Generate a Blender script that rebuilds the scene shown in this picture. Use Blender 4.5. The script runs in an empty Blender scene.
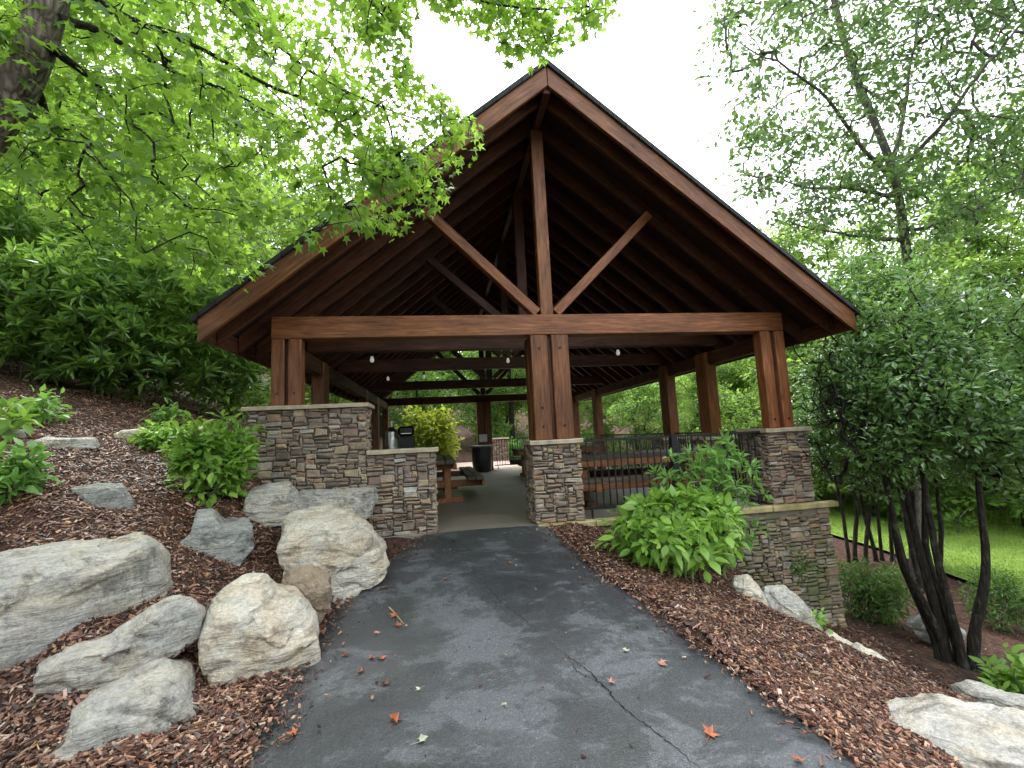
import bpy, bmesh, math, random
import numpy as np
from mathutils import Vector, Matrix, noise

SC = bpy.context.scene
COL = SC.collection
R = math.radians
rng = np.random.default_rng(7)
random.seed(7)

# ------------------------------------------------------------------ camera
F = 462.0
CAM = np.array([-1.12742, -5.97303, 1.15])
def _n(v):
    v = np.array(v, float); return v / np.linalg.norm(v)
_Y = _n([443 - 512, 439 - 384, F])
_X = np.array([3608 - 512, 282 - 384, F], float); _X = _n(_X); _X = _n(_X - _X.dot(_Y) * _Y)
_Z = np.cross(_X, _Y)
M3 = np.stack([_X, _Y, _Z])                       # world = M3 @ cam(x right, y down, z forward)
def at(px, py, d):                                # a photo direction at depth d metres -> real place
    return CAM + M3 @ np.array([(px - 512) / F * d, (py - 384) / F * d, d])
def on_y(px, py, y):
    r = M3 @ np.array([(px - 512) / F, (py - 384) / F, 1.0]); return CAM + r * (y - CAM[1]) / r[1]
def on_z(px, py, z):
    r = M3 @ np.array([(px - 512) / F, (py - 384) / F, 1.0]); return CAM + r * (z - CAM[2]) / r[2]
def proj(P):
    q = (np.atleast_2d(P) - CAM) @ M3
    zz = np.maximum(q[:, 2], 1e-3)
    return np.stack([512 + F * q[:, 0] / zz, 384 + F * q[:, 1] / zz, q[:, 2]], 1)

cam = bpy.data.cameras.new('camera'); co = bpy.data.objects.new('camera', cam); COL.objects.link(co)
cam.sensor_width = 36; cam.lens = F / 1024 * 36; cam.clip_end = 800; cam.clip_start = .05
mw = Matrix.Identity(4)
right, down, fwd = M3[:, 0], M3[:, 1], M3[:, 2]
for i in range(3):
    mw[i][0] = right[i]; mw[i][1] = -down[i]; mw[i][2] = -fwd[i]; mw[i][3] = CAM[i]
co.matrix_world = mw
SC.camera = co

# ------------------------------------------------------------------ world and sun
SUN_EL, SUN_AZ = R(62), R(-25)     # azimuth measured from +Y towards +X
w = bpy.data.worlds.new('World'); SC.world = w; w.use_nodes = True
nt = w.node_tree; nt.nodes.clear()
out = nt.nodes.new('ShaderNodeOutputWorld'); bg = nt.nodes.new('ShaderNodeBackground')
sky = nt.nodes.new('ShaderNodeTexSky'); sky.sky_type = 'NISHITA'; sky.sun_disc = False
sky.sun_elevation = SUN_EL; sky.sun_rotation = SUN_AZ; sky.dust_density = 4; sky.air_density = 1.0
hs = nt.nodes.new('ShaderNodeHueSaturation'); hs.inputs['Saturation'].default_value = .12
hs.inputs['Value'].default_value = 1.6
cl = nt.nodes.new('ShaderNodeMix'); cl.data_type = 'RGBA'
cl.inputs[0].default_value = .55
cl.inputs[7].default_value = (8.6, 9.2, 9.8, 1)      # the bright overcast layer
nt.links.new(sky.outputs[0], hs.inputs['Color']); nt.links.new(hs.outputs[0], cl.inputs[6])
nt.links.new(cl.outputs[2], bg.inputs[0]); bg.inputs[1].default_value = .15
nt.links.new(bg.outputs[0], out.inputs[0])
sl = bpy.data.lights.new('sun', 'SUN'); sl.energy = 1.5; sl.angle = R(25); sl.color = (1, .96, .9)
so = bpy.data.objects.new('sun', sl); COL.objects.link(so)
sd = Vector((math.sin(SUN_AZ) * math.cos(SUN_EL), math.cos(SUN_AZ) * math.cos(SUN_EL), math.sin(SUN_EL)))
so.rotation_euler = sd.to_track_quat('Z', 'Y').to_euler(); so.location = sd * 60
SC.view_settings.view_transform = 'Standard'; SC.view_settings.look = 'None'
SC.view_settings.gamma = 1; SC.view_settings.exposure = 1.68; SC.view_settings.use_curve_mapping = False
SC.render.engine = 'CYCLES'
cy = SC.cycles
cy.use_denoising = True; cy.max_bounces = 8; cy.diffuse_bounces = 5; cy.glossy_bounces = 3
cy.transmission_bounces = 4; cy.sample_clamp_indirect = 6; cy.use_adaptive_sampling = True; cy.adaptive_threshold = .02
cy.caustics_reflective = False; cy.caustics_refractive = False

# ------------------------------------------------------------------ materials
class Nodes:
    def __init__(s, name):
        s.m = bpy.data.materials.new(name); s.m.use_nodes = True
        s.t = s.m.node_tree; s.bsdf = s.t.nodes['Principled BSDF']; s.out = s.t.nodes['Material Output']
    def n(s, typ, **kw):
        x = s.t.nodes.new('ShaderNode' + typ)
        for k, v in kw.items(): setattr(x, k, v)
        return x
    def l(s, a, b): s.t.links.new(a, b)
    def coord(s, kind='Object', scale=(1, 1, 1), rot=(0, 0, 0)):
        c = s.n('TexCoord'); mp = s.n('Mapping'); mp.inputs['Scale'].default_value = scale
        mp.inputs['Rotation'].default_value = rot
        s.l(c.outputs[kind], mp.inputs[0]); return mp.outputs[0]
    def noise(s, vec, scale, detail=4, rough=.6, dist=0):
        x = s.n('TexNoise'); s.l(vec, x.inputs['Vector']); x.inputs['Scale'].default_value = scale
        x.inputs['Detail'].default_value = detail; x.inputs['Roughness'].default_value = rough
        x.inputs['Distortion'].default_value = dist; return x.outputs['Fac']
    def ramp(s, fac, stops, interp='LINEAR'):
        r = s.n('ValToRGB'); e = r.color_ramp.elements; r.color_ramp.interpolation = interp
        while len(e) < len(stops): e.new(.5)
        for el, (p, c) in zip(e, stops):
            el.position = p; el.color = (*c, 1) if len(c) == 3 else c
        s.l(fac, r.inputs[0]); return r.outputs[0]
    def mix(s, fac, a, b, mode='MIX'):
        x = s.n('Mix', data_type='RGBA', blend_type=mode)
        for sock, v in ((0, fac), (6, a), (7, b)):
            if hasattr(v, 'is_output') or isinstance(v, bpy.types.NodeSocket): s.l(v, x.inputs[sock])
            else: x.inputs[sock].default_value = v if sock == 0 else (*v, 1)
        return x.outputs[2]
    def math(s, op, a, b=0.0):
        x = s.n('Math', operation=op)
        for i, v in enumerate((a, b)):
            if isinstance(v, bpy.types.NodeSocket): s.l(v, x.inputs[i])
            else: x.inputs[i].default_value = v
        return x.outputs[0]
    def bump(s, h, strength=.5, dist=.01):
        b = s.n('Bump'); b.inputs['Strength'].default_value = strength; b.inputs['Distance'].default_value = dist
        s.l(h, b.inputs['Height']); s.l(b.outputs[0], s.bsdf.inputs['Normal']); return b
    def set(s, color=None, rough=None, spec=None, metal=None):
        for k, v in (('Base Color', color), ('Roughness', rough), ('Specular IOR Level', spec), ('Metallic', metal)):
            if v is None: continue
            if isinstance(v, bpy.types.NodeSocket): s.l(v, s.bsdf.inputs[k])
            else: s.bsdf.inputs[k].default_value = (*v, 1) if k == 'Base Color' else v
        return s
G3 = lambda v: (v, v, v)

def m_plain(name, c, rough=.6, metal=0, var=.25, scale=8):
    s = Nodes(name); v = s.coord()
    f = s.noise(v, scale, 5)
    lo = tuple(x * (1 - var) for x in c); hi = tuple(min(1, x * (1 + var)) for x in c)
    s.set(s.ramp(f, [(.3, lo), (.7, hi)]), rough, .4, metal); s.bump(s.noise(v, scale * 6, 4), .2, .004)
    return s.m

def m_wood(name, dark, mid, light, rough=.5):
    s = Nodes(name)
    v = s.coord(scale=(1.2, 16, 16)); v2 = s.coord(scale=(.6, 5, 5)); v3 = s.coord(scale=(1, 1.5, 1.5))
    oi = s.n('ObjectInfo')
    add = s.n('VectorMath', operation='ADD'); s.l(v, add.inputs[0])
    cmb = s.n('CombineXYZ'); s.l(s.math('MULTIPLY', oi.outputs['Random'], 37.), cmb.inputs[0]); s.l(s.math('MULTIPLY', oi.outputs['Random'], 53.), cmb.inputs[1])
    s.l(cmb.outputs[0], add.inputs[1])
    g = s.noise(add.outputs[0], 2.6, 6, .65, .6)
    g2 = s.noise(v2, 2, 3, .5, 1.2)
    c = s.ramp(g, [(.25, dark), (.5, mid), (.78, light)])
    c = s.mix(s.ramp(g2, [(.35, G3(0)), (.75, G3(.6))]), c, dark)
    blot = s.noise(v3, 1.7, 4)
    c = s.mix(.55, c, s.ramp(blot, [(.3, G3(.55)), (.7, G3(1.25))]), 'MULTIPLY')
    kv = s.n('TexVoronoi'); kv.inputs['Scale'].default_value = 1.5; ka = s.n('VectorMath', operation='ADD'); s.l(s.coord(scale=(1, 2.2, 2.2)), ka.inputs[0]); s.l(cmb.outputs[0], ka.inputs[1]); s.l(ka.outputs[0], kv.inputs['Vector'])
    c = s.mix(.75, c, s.ramp(kv.outputs['Distance'], [(.035, G3(.3)), (.075, G3(.75)), (.13, G3(1))]), 'MULTIPLY')
    hv = s.n('HueSaturation'); s.l(c, hv.inputs['Color'])
    s.l(s.math('ADD', s.math('MULTIPLY', oi.outputs['Random'], .5), .75), hv.inputs['Value'])
    s.set(hv.outputs[0], s.ramp(g, [(.3, G3(rough + .1)), (.7, G3(rough - .08))]), .35)
    s.bump(g, .25, .004)
    return s.m

def m_leaf(name, dark, light, transl, tf=.45, rough=.45, spec=.4, odd=None):
    s = Nodes(name); g = s.n('NewGeometry')
    rp = g.outputs['Random Per Island']
    v = s.coord()
    cl = s.noise(v, .9, 3)
    f = s.math('ADD', s.math('MULTIPLY', rp, .6), s.math('MULTIPLY', cl, .5))
    stops = [(.15, dark), (.85, light)]
    if odd: stops += [(.985, light), (1, odd)]
    c = s.ramp(f, stops)
    s.set(c, rough, spec)
    tr = s.n('BsdfTranslucent')
    tc = s.mix(s.ramp(f, [(.2, G3(0)), (.9, G3(1))]), tuple(x * .55 for x in transl), transl)
    s.l(tc, tr.inputs['Color'])
    mx = s.n('MixShader'); mx.inputs[0].default_value = tf
    s.l(s.bsdf.outputs[0], mx.inputs[1]); s.l(tr.outputs[0], mx.inputs[2]); s.l(mx.outputs[0], s.out.inputs[0])
    return s.m

def m_bark(name, dark, light, scale=9, disp=.02):
    s = Nodes(name); v = s.coord(scale=(1, 1, .22))
    vo = s.n('TexVoronoi', feature='DISTANCE_TO_EDGE'); vo.inputs['Scale'].default_value = scale * 2.2
    nz = s.noise(v, scale, 6, .7, .5)
    s.l(v, vo.inputs['Vector'])
    f = s.math('ADD', s.math('MULTIPLY', vo.outputs['Distance'], .9), s.math('MULTIPLY', nz, .7))
    c = s.ramp(f, [(.2, dark), (.8, light)])
    lich = s.noise(s.coord(), 4, 4)
    c = s.mix(s.ramp(lich, [(.55, G3(0)), (.75, G3(.35))]), c, (.2, .22, .19))
    s.set(c, .9, .15); s.bump(f, 1.0, disp)
    return s.m

def m_masonry(name, mossy=0.):
    s = Nodes(name); g = s.n('NewGeometry'); v = s.coord()
    rp = g.outputs['Random Per Island']
    c = s.ramp(rp, [(0, (.21, .165, .13)), (.14, (.13, .105, .09)), (.28, (.30, .24, .18)), (.42, (.20, .14, .115)),
                    (.55, (.36, .285, .20)), (.66, (.24, .21, .19)), (.80, (.40, .36, .31)), (.87, (.27, .17, .11)),
                    (.955, (.40, .31, .18)), (.985, (.52, .51, .49))], 'CONSTANT')
    n1 = s.noise(v, 7, 6, .7); n2 = s.noise(v, 34, 5, .7)
    c = s.mix(.22, c, (.235, .2, .165)); c = s.mix(.75, c, s.ramp(n1, [(.3, G3(.6)), (.5, G3(1.05)), (.72, (1.55, 1.45, 1.3))]), 'MULTIPLY')
    c = s.mix(.6, c, s.ramp(n2, [(.3, G3(.55)), (.7, G3(1.3))]), 'MULTIPLY')
    n3 = s.noise(s.coord(scale=(1, 1, 2.5)), 9, 4)
    c = s.mix(s.ramp(n3, [(.56, G3(0)), (.7, G3(.45))]), c, (.34, .22, .12))
    if mossy:
        sp = s.n('SeparateXYZ'); s.l(v, sp.inputs[0])
        nm = s.noise(v, 2.2, 4)
        c = s.mix(s.ramp(nm, [(.42, G3(0)), (.62, G3(mossy))]), c, (.10, .12, .045))
    s.set(c, .85, .25)
    s.bump(s.math('ADD', n1, s.math('MULTIPLY', n2, .5)), .8, .02)
    return s.m

def m_boulder(name, base=(.44, .42, .38), warm=(.5, .42, .3), dark=(.13, .13, .12), rot=(0.5, .2, .3)):
    s = Nodes(name); v = s.coord(); vs = s.coord(scale=(1, 1, 6), rot=rot)
    oi = s.n('ObjectInfo')
    n1 = s.noise(v, 2.6, 6, .68, .5); n2 = s.noise(v, 45, 6, .75); n3 = s.noise(vs, 5, 8, .72, .7); n4 = s.noise(v, 4.2, 8, .78, .3)
    c = s.mix(s.ramp(n1, [(.42, G3(0)), (.6, G3(.9))]), base, warm)
    c = s.mix(.8, c, s.ramp(n3, [(.33, G3(.5)), (.5, G3(1)), (.68, (1.25, 1.23, 1.2))]), 'MULTIPLY')
    c = s.mix(s.ramp(n4, [(.53, G3(0)), (.60, G3(.6)), (.7, G3(.85))]), c, dark)
    c = s.mix(.75, c, s.ramp(n2, [(.32, G3(.5)), (.7, G3(1.25))]), 'MULTIPLY')
    vo = s.n('TexVoronoi', feature='DISTANCE_TO_EDGE'); vo.inputs['Scale'].default_value = 1.1
    dv = s.n('VectorMath', operation='ADD'); s.l(vs, dv.inputs[0]); nzv = s.n('TexNoise'); nzv.inputs['Scale'].default_value = 3; s.l(v, nzv.inputs['Vector']); s.l(nzv.outputs['Color'], dv.inputs[1])
    s.l(dv.outputs[0], vo.inputs['Vector'])
    crack = s.ramp(vo.outputs['Distance'], [(0, G3(0)), (.035, G3(1))])
    crack = s.mix(s.ramp(n1, [(.45, G3(0)), (.6, G3(1))]), (1, 1, 1), crack)
    c = s.mix(.3, c, s.mix(crack, (.3, .28, .26), (1, 1, 1)), 'MULTIPLY')
    s.set(c, .82, .3)
    h = s.math('ADD', s.math('MULTIPLY', n3, 1.0), s.math('ADD', s.math('MULTIPLY', n2, .3), s.math('MULTIPLY', crack, .15)))
    s.bump(h, 1.0, .055)
    return s.m

def m_asphalt():
    s = Nodes('asphalt'); v = s.coord()
    f1 = s.noise(v, 1.05, 7, .68, .4); f2 = s.noise(s.coord(scale=(.75, 1.2, 1)), 2.6, 9, .78, .35); f3 = s.noise(s.coord(scale=(1, .55, 1)), .55, 3)
    sp = s.n('SeparateXYZ'); s.l(v, sp.inputs[0])
    vo = s.n('TexVoronoi'); vo.inputs['Scale'].default_value = 150; s.l(v, vo.inputs['Vector'])
    agg = s.ramp(vo.outputs['Color'], [(.2, G3(.6)), (.72, G3(.95)), (.95, G3(1.8))])
    c = s.ramp(f1, [(.3, (.027, .03, .034)), (.48, (.046, .05, .056)), (.6, (.066, .071, .079)), (.72, (.09, .097, .107))])
    worn = s.ramp(s.math('ADD', s.math('MULTIPLY', f2, .65), s.math('MULTIPLY', f1, .45)), [(.565, G3(0)), (.60, G3(.9)), (.68, G3(.55)), (.8, G3(1))])
    c = s.mix(s.math('MULTIPLY', worn, .62), c, (.14, .151, .167))
    gn = s.noise(v, .9, 4)
    c = s.mix(s.ramp(gn, [(.55, G3(0)), (.75, G3(.4))]), c, (.05, .06, .035))
    c = s.mix(.85, c, agg, 'MULTIPLY')
    rough = s.ramp(f1, [(.3, G3(.3)), (.55, G3(.42)), (.7, G3(.55))])
    s.set(c, rough, .5)
    s.bump(s.math('ADD', vo.outputs['Distance'], s.math('MULTIPLY', f2, .6)), .55, .006)
    return s.m

def m_ground():
    s = Nodes('soil'); v = s.coord()
    vo = s.n('TexVoronoi'); vo.inputs['Scale'].default_value = 26; s.l(s.coord(scale=(1, .45, 1)), vo.inputs['Vector'])
    vo2 = s.n('TexVoronoi'); vo2.inputs['Scale'].default_value = 30; s.l(s.coord(scale=(.45, 1, 1), rot=(0, 0, .6)), vo2.inputs['Vector'])
    n = s.noise(v, 1.3, 5); n2 = s.noise(v, 60, 4)
    c = s.ramp(vo.outputs['Color'], [(.1, (.02, .012, .01)), (.5, (.06, .03, .022)), (.8, (.11, .055, .04)), (1, (.2, .12, .085))])
    c = s.mix(.5, c, s.ramp(vo2.outputs['Color'], [(.1, (.018, .01, .009)), (.6, (.07, .035, .026)), (1, (.17, .1, .07))]))
    c = s.mix(s.ramp(n, [(.5, G3(0)), (.75, G3(.5))]), c, (.045, .04, .026))
    s.set(c, .9, .2)
    s.bump(s.math('ADD', vo.outputs['Distance'], n2), 1, .03)
    return s.m

def m_chips():
    s = Nodes('mulch_chips'); g = s.n('NewGeometry'); v = s.coord()
    c = s.ramp(g.outputs['Random Per Island'], [(0, (.02, .011, .009)), (.2, (.045, .021, .016)), (.45, (.085, .034, .021)),
               (.62, (.14, .058, .036)), (.76, (.22, .10, .062)), (.86, (.33, .19, .13)), (.93, (.38, .22, .11)), (.97, (.36, .26, .2)), (1, (.44, .35, .29))])
    big = s.noise(v, 1.1, 4)
    c = s.mix(.7, c, s.ramp(big, [(.3, G3(.6)), (.7, G3(1.25))]), 'MULTIPLY')
    c = s.mix(.5, c, s.ramp(s.noise(v, 70, 3), [(.3, G3(.6)), (.7, G3(1.3))]), 'MULTIPLY')
    s.set(c, .5, .55)
    return s.m

def m_shingle():
    s = Nodes('roof_shingle'); b = s.n('TexBrick'); s.l(s.coord(), b.inputs['Vector'])
    b.inputs['Scale'].default_value = 3; b.inputs['Color1'].default_value = (.03, .03, .033, 1); b.inputs['Color2'].default_value = (.05, .048, .05, 1)
    b.inputs['Mortar'].default_value = (.012, .012, .012, 1)
    s.set(b.outputs[0], .9, .2); s.bump(s.noise(s.coord(), 60), .5, .01); return s.m

def m_concrete(name, c1, c2, rough=.45):
    s = Nodes(name); v = s.coord(); n1 = s.noise(s.coord(scale=(.45, 1, 1)), 1.2, 6, .65, .6); n2 = s.noise(v, 40, 5)
    c = s.ramp(n1, [(.3, c1), (.65, c2)])
    c = s.mix(.5, c, s.ramp(n2, [(.3, G3(.7)), (.7, G3(1.2))]), 'MULTIPLY')
    s.set(c, s.ramp(n1, [(.3, G3(rough - .12)), (.7, G3(rough + .2))]), .45); s.bump(n2, .2, .004); return s.m

def m_paver():
    s = Nodes('paver'); b = s.n('TexBrick'); s.l(s.coord(), b.inputs['Vector']); b.inputs['Scale'].default_value = 4
    b.inputs['Color1'].default_value = (.42, .3, .26, 1); b.inputs['Color2'].default_value = (.5, .38, .32, 1); b.inputs['Mortar'].default_value = (.25, .2, .18, 1)
    s.set(b.outputs[0], .8, .3); return s.m

def m_grass():
    s = Nodes('lawn_grass'); v = s.coord(); n = s.noise(v, .6, 4); n2 = s.noise(v, 30, 6, .8); n = s.noise(v, 1.6, 6, .7)
    c = s.ramp(n, [(.3, (.11, .19, .035)), (.7, (.22, .30, .06))])
    c = s.mix(.6, c, s.ramp(n2, [(.3, G3(.6)), (.7, G3(1.25))]), 'MULTIPLY')
    s.set(c, .8, .2); s.bump(n2, .8, .05); return s.m

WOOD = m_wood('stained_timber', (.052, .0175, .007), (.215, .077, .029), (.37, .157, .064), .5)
WOOD_SHADED = m_wood('shaded_timber', (.026, .010, .006), (.092, .032, .016), (.16, .060, .029), .6)  # darker copy of the stained timber, shade under the roof put into its colour
WOODT = m_wood('table_timber', (.09, .035, .015), (.24, .095, .036), (.36, .16, .07), .55)
WOODG = m_wood('weathered_top_timber', (.035, .028, .02), (.085, .065, .045), (.15, .115, .08), .6)
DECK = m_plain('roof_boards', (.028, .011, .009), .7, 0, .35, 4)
SHING = m_shingle()
STONE = m_masonry('dry_stone'); STONEM = m_masonry('mossy_dry_stone', .7)
MORTAR = m_plain('mortar', (.06, .05, .042), .95)
CAPST = m_plain('cap_stone', (.40, .34, .25), .8, 0, .3, 6)
CAPY = m_plain('lichen_cap_stone', (.36, .30, .15), .85, 0, .4, 5)
IRON = m_plain('black_iron', (.018, .018, .02), .4, .3, .2, 20)
BLACKP = m_plain('black_plastic', (.012, .014, .017), .35, 0, .2, 10)
STEEL = m_plain('steel', (.55, .55, .56), .28, 1, .2, 6)
WHITE = m_plain('lamp_glass', (.8, .8, .78), .4, 0, .05, 10); WHITE.node_tree.nodes['Principled BSDF'].inputs['Emission Color'].default_value = (1, .96, .9, 1); WHITE.node_tree.nodes['Principled BSDF'].inputs['Emission Strength'].default_value = .08
PAPER = m_plain('paper', (.6, .6, .58), .8, 0, .1, 10)
ROCK = [m_boulder('grey_boulder', (.54, .53, .50), (.56, .50, .40)),
        m_boulder('pale_boulder', (.70, .66, .58), (.68, .56, .40), (.3, .25, .2), (.9, .3, .5)),
        m_boulder('dark_boulder', (.37, .38, .37), (.42, .41, .37), (.1, .1, .1), (1.1, .5, .2)),
        m_boulder('brown_boulder', (.34, .27, .21), (.4, .3, .2), (.14, .11, .09), (.2, 1.2, .2))]
SOIL = m_ground(); CHIP = m_chips(); ASPH = m_asphalt(); GRASS = m_grass()
CONC = m_concrete('concrete', (.12, .10, .08), (.23, .20, .16)); PAVER = m_paver()
BARK_M = m_bark('maple_bark', (.03, .024, .02), (.27, .225, .19), 11, .05)
BARK_D = m_bark('dark_bark', (.009, .008, .007), (.045, .038, .032), 12, .04)
BARK_G = m_bark('grey_bark', (.05, .045, .038), (.16, .145, .125), 12)
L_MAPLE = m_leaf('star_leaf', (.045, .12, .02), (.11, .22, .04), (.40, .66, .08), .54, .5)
L_FOREST = m_leaf('forest_leaf', (.04, .10, .025), (.11, .20, .045), (.34, .58, .09), .48, .5)
L_FORESTL = m_leaf('bright_forest_leaf', (.06, .13, .025), (.12, .22, .045), (.38, .6, .1), .48, .5)
L_RHODO = m_leaf('rhododendron_leaf', (.05, .13, .035), (.21, .35, .075), (.38, .64, .1), .36, .3, .65)
L_HOLLY = m_leaf('holly_leaf', (.045, .105, .035), (.12, .22, .07), (.25, .46, .09), .3, .27, .75)
L_BUSH = m_leaf('bush_leaf', (.10, .22, .03), (.26, .43, .08), (.4, .7, .09), .36, .42, .45, odd=(.4, .3, .07))
L_BUSHG = m_leaf('bluegreen_bush_leaf', (.09, .22, .045), (.2, .38, .09), (.36, .66, .12), .38, .4, .5)
L_YELL = m_leaf('yellow_bush_leaf', (.12, .2, .02), (.32, .4, .05), (.6, .7, .06), .4, .45)
L_BIRCH = m_leaf('pale_tree_leaf', (.045, .10, .028), (.10, .18, .055), (.22, .38, .09), .4, .5)
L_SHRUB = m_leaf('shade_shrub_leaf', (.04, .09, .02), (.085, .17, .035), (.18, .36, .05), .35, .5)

# ------------------------------------------------------------------ object helpers
def tag(o, label=None, cat=None, group=None, kind=None):
    if label: o['label'] = label
    if cat: o['category'] = cat
    if group: o['group'] = group
    if kind: o['kind'] = kind
    return o
def empty(name, loc=(0, 0, 0), rz=0, label=None, cat=None, group=None):
    o = bpy.data.objects.new(name, None); COL.objects.link(o); o.location = loc; o.rotation_euler = (0, 0, rz)
    o.empty_display_size = .2
    tag(o, label, cat, group); return o
def link(name, me, mat, parent=None):
    o = bpy.data.objects.new(name, me); COL.objects.link(o)
    if mat is not None: me.materials.append(mat)
    if parent is not None: o.parent = parent
    return o
def pymesh(name, v, f, smooth=False):
    me = bpy.data.meshes.new(name); me.from_pydata([tuple(p) for p in v], [], f); me.update()
    if smooth: me.polygons.foreach_set('use_smooth', [True] * len(me.polygons))
    return me
def npmesh(name, V, Fl, smooth=False):
    """V (n,3); Fl (m,k) all faces of equal size k"""
    me = bpy.data.meshes.new(name); Fl = np.asarray(Fl, np.int32); V = np.asarray(V, np.float32)
    m, k = Fl.shape
    me.vertices.add(len(V)); me.vertices.foreach_set('co', V.ravel())
    me.loops.add(m * k); me.loops.foreach_set('vertex_index', Fl.ravel())
    me.polygons.add(m); me.polygons.foreach_set('loop_start', np.arange(0, m * k, k, dtype=np.int32))
    me.polygons.foreach_set('loop_total', np.full(m, k, np.int32))
    me.polygons.foreach_set('use_smooth', np.full(m, smooth))
    me.update(calc_edges=True); return me
def bm_mesh(name, bm, smooth=False):
    me = bpy.data.meshes.new(name); bm.to_mesh(me); bm.free()
    if smooth: me.polygons.foreach_set('use_smooth', [True] * len(me.polygons))
    return me
def bm_box(bm, lo, hi, bevel=0.0):
    r = bmesh.ops.create_cube(bm, size=1)
    c = [(a + b) / 2 for a, b in zip(lo, hi)]; s = [b - a for a, b in zip(lo, hi)]
    bmesh.ops.scale(bm, vec=s, verts=r['verts']); bmesh.ops.translate(bm, vec=c, verts=r['verts'])
    if bevel: 
        es = list({e for v in r['verts'] for e in v.link_edges})
        bmesh.ops.bevel(bm, geom=es, offset=bevel, segments=1, affect='EDGES')
def box(name, lo, hi, mat, parent=None, bevel=.004):
    bm = bmesh.new(); c = [(a + b) / 2 for a, b in zip(lo, hi)]
    bm_box(bm, [a - x for a, x in zip(lo, c)], [b - x for b, x in zip(hi, c)], bevel)
    o = link(name, bm_mesh(name, bm), mat, parent); o.location = c; return o
def beam(name, p0, p1, w, h, mat, parent=None, up=(0, 0, 1), bevel=.008, cut0=0., cut1=0.):
    """timber from p0 to p1 (axis), width w across, depth h along up; cut = shear of each end along the axis per unit of depth"""
    p0 = Vector(p0); p1 = Vector(p1); d = p1 - p0; L = d.length; x = d.normalized()
    u = Vector(up); u = (u - u.dot(x) * x).normalized(); y = u.cross(x)
    bm = bmesh.new(); bm_box(bm, (0, -w / 2, -h / 2), (L, w / 2, h / 2), 0)
    for v in bm.verts:
        if v.co.x < L / 2: v.co.x += cut0 * v.co.z
        else: v.co.x += cut1 * v.co.z
    if bevel: bmesh.ops.bevel(bm, geom=list(bm.edges), offset=bevel, segments=1, affect='EDGES')
    o = link(name, bm_mesh(name, bm), mat, parent)
    m = Matrix.Identity(4)
    for i in range(3): m[i][0], m[i][1], m[i][2], m[i][3] = x[i], y[i], u[i], p0[i]
    o.matrix_local = m if parent is None else (Matrix.Translation(parent.location) @ parent.rotation_euler.to_matrix().to_4x4()).inverted() @ m
    return o
def sweep(path, radii, sides=10, jitter=0., seed=0):
    """tube along a polyline: V, quads"""
    P = np.asarray(path, float); n = len(P); T = np.gradient(P, axis=0); T /= np.linalg.norm(T, axis=1)[:, None] + 1e-9
    ref = np.array([1., .13, .05]); ref -= ref.dot(T[0]) * T[0]
    if np.linalg.norm(ref) < .2: ref = np.array([.1, 1., .05]); ref -= ref.dot(T[0]) * T[0]
    ref /= np.linalg.norm(ref); V = []; a = np.linspace(0, 2 * np.pi, sides, endpoint=False); g = np.random.default_rng(seed)
    for i in range(n):
        ref = ref - ref.dot(T[i]) * T[i]; ref /= np.linalg.norm(ref); b = np.cross(T[i], ref)
        rr = radii[i] * (1 + jitter * g.normal(size=sides))
        V.append(P[i] + rr[:, None] * (np.cos(a)[:, None] * ref + np.sin(a)[:, None] * b))
    V = np.concatenate(V); Fq = []
    for i in range(n - 1):
        for k in range(sides):
            Fq.append((i * sides + k, i * sides + (k + 1) % sides, (i + 1) * sides + (k + 1) % sides, (i + 1) * sides + k))
    return V, np.array(Fq)
def smooth_path(pts, n):
    P = np.asarray(pts, float); d = np.r_[0, np.cumsum(np.linalg.norm(np.diff(P, axis=0), axis=1))]; t = np.linspace(0, d[-1], n)
    Q = np.stack([np.interp(t, d, P[:, i]) for i in range(P.shape[1])], 1)
    for _ in range(max(1, n // len(P) // 2)):
        Q[1:-1] = .25 * Q[:-2] + .5 * Q[1:-1] + .25 * Q[2:]
    return Q
def copy_tree(o, parent=None):
    c = o.copy(); COL.objects.link(c)
    if parent is not None: c.parent = parent
    for ch in list(o.children): copy_tree(ch, c)
    return c

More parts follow.
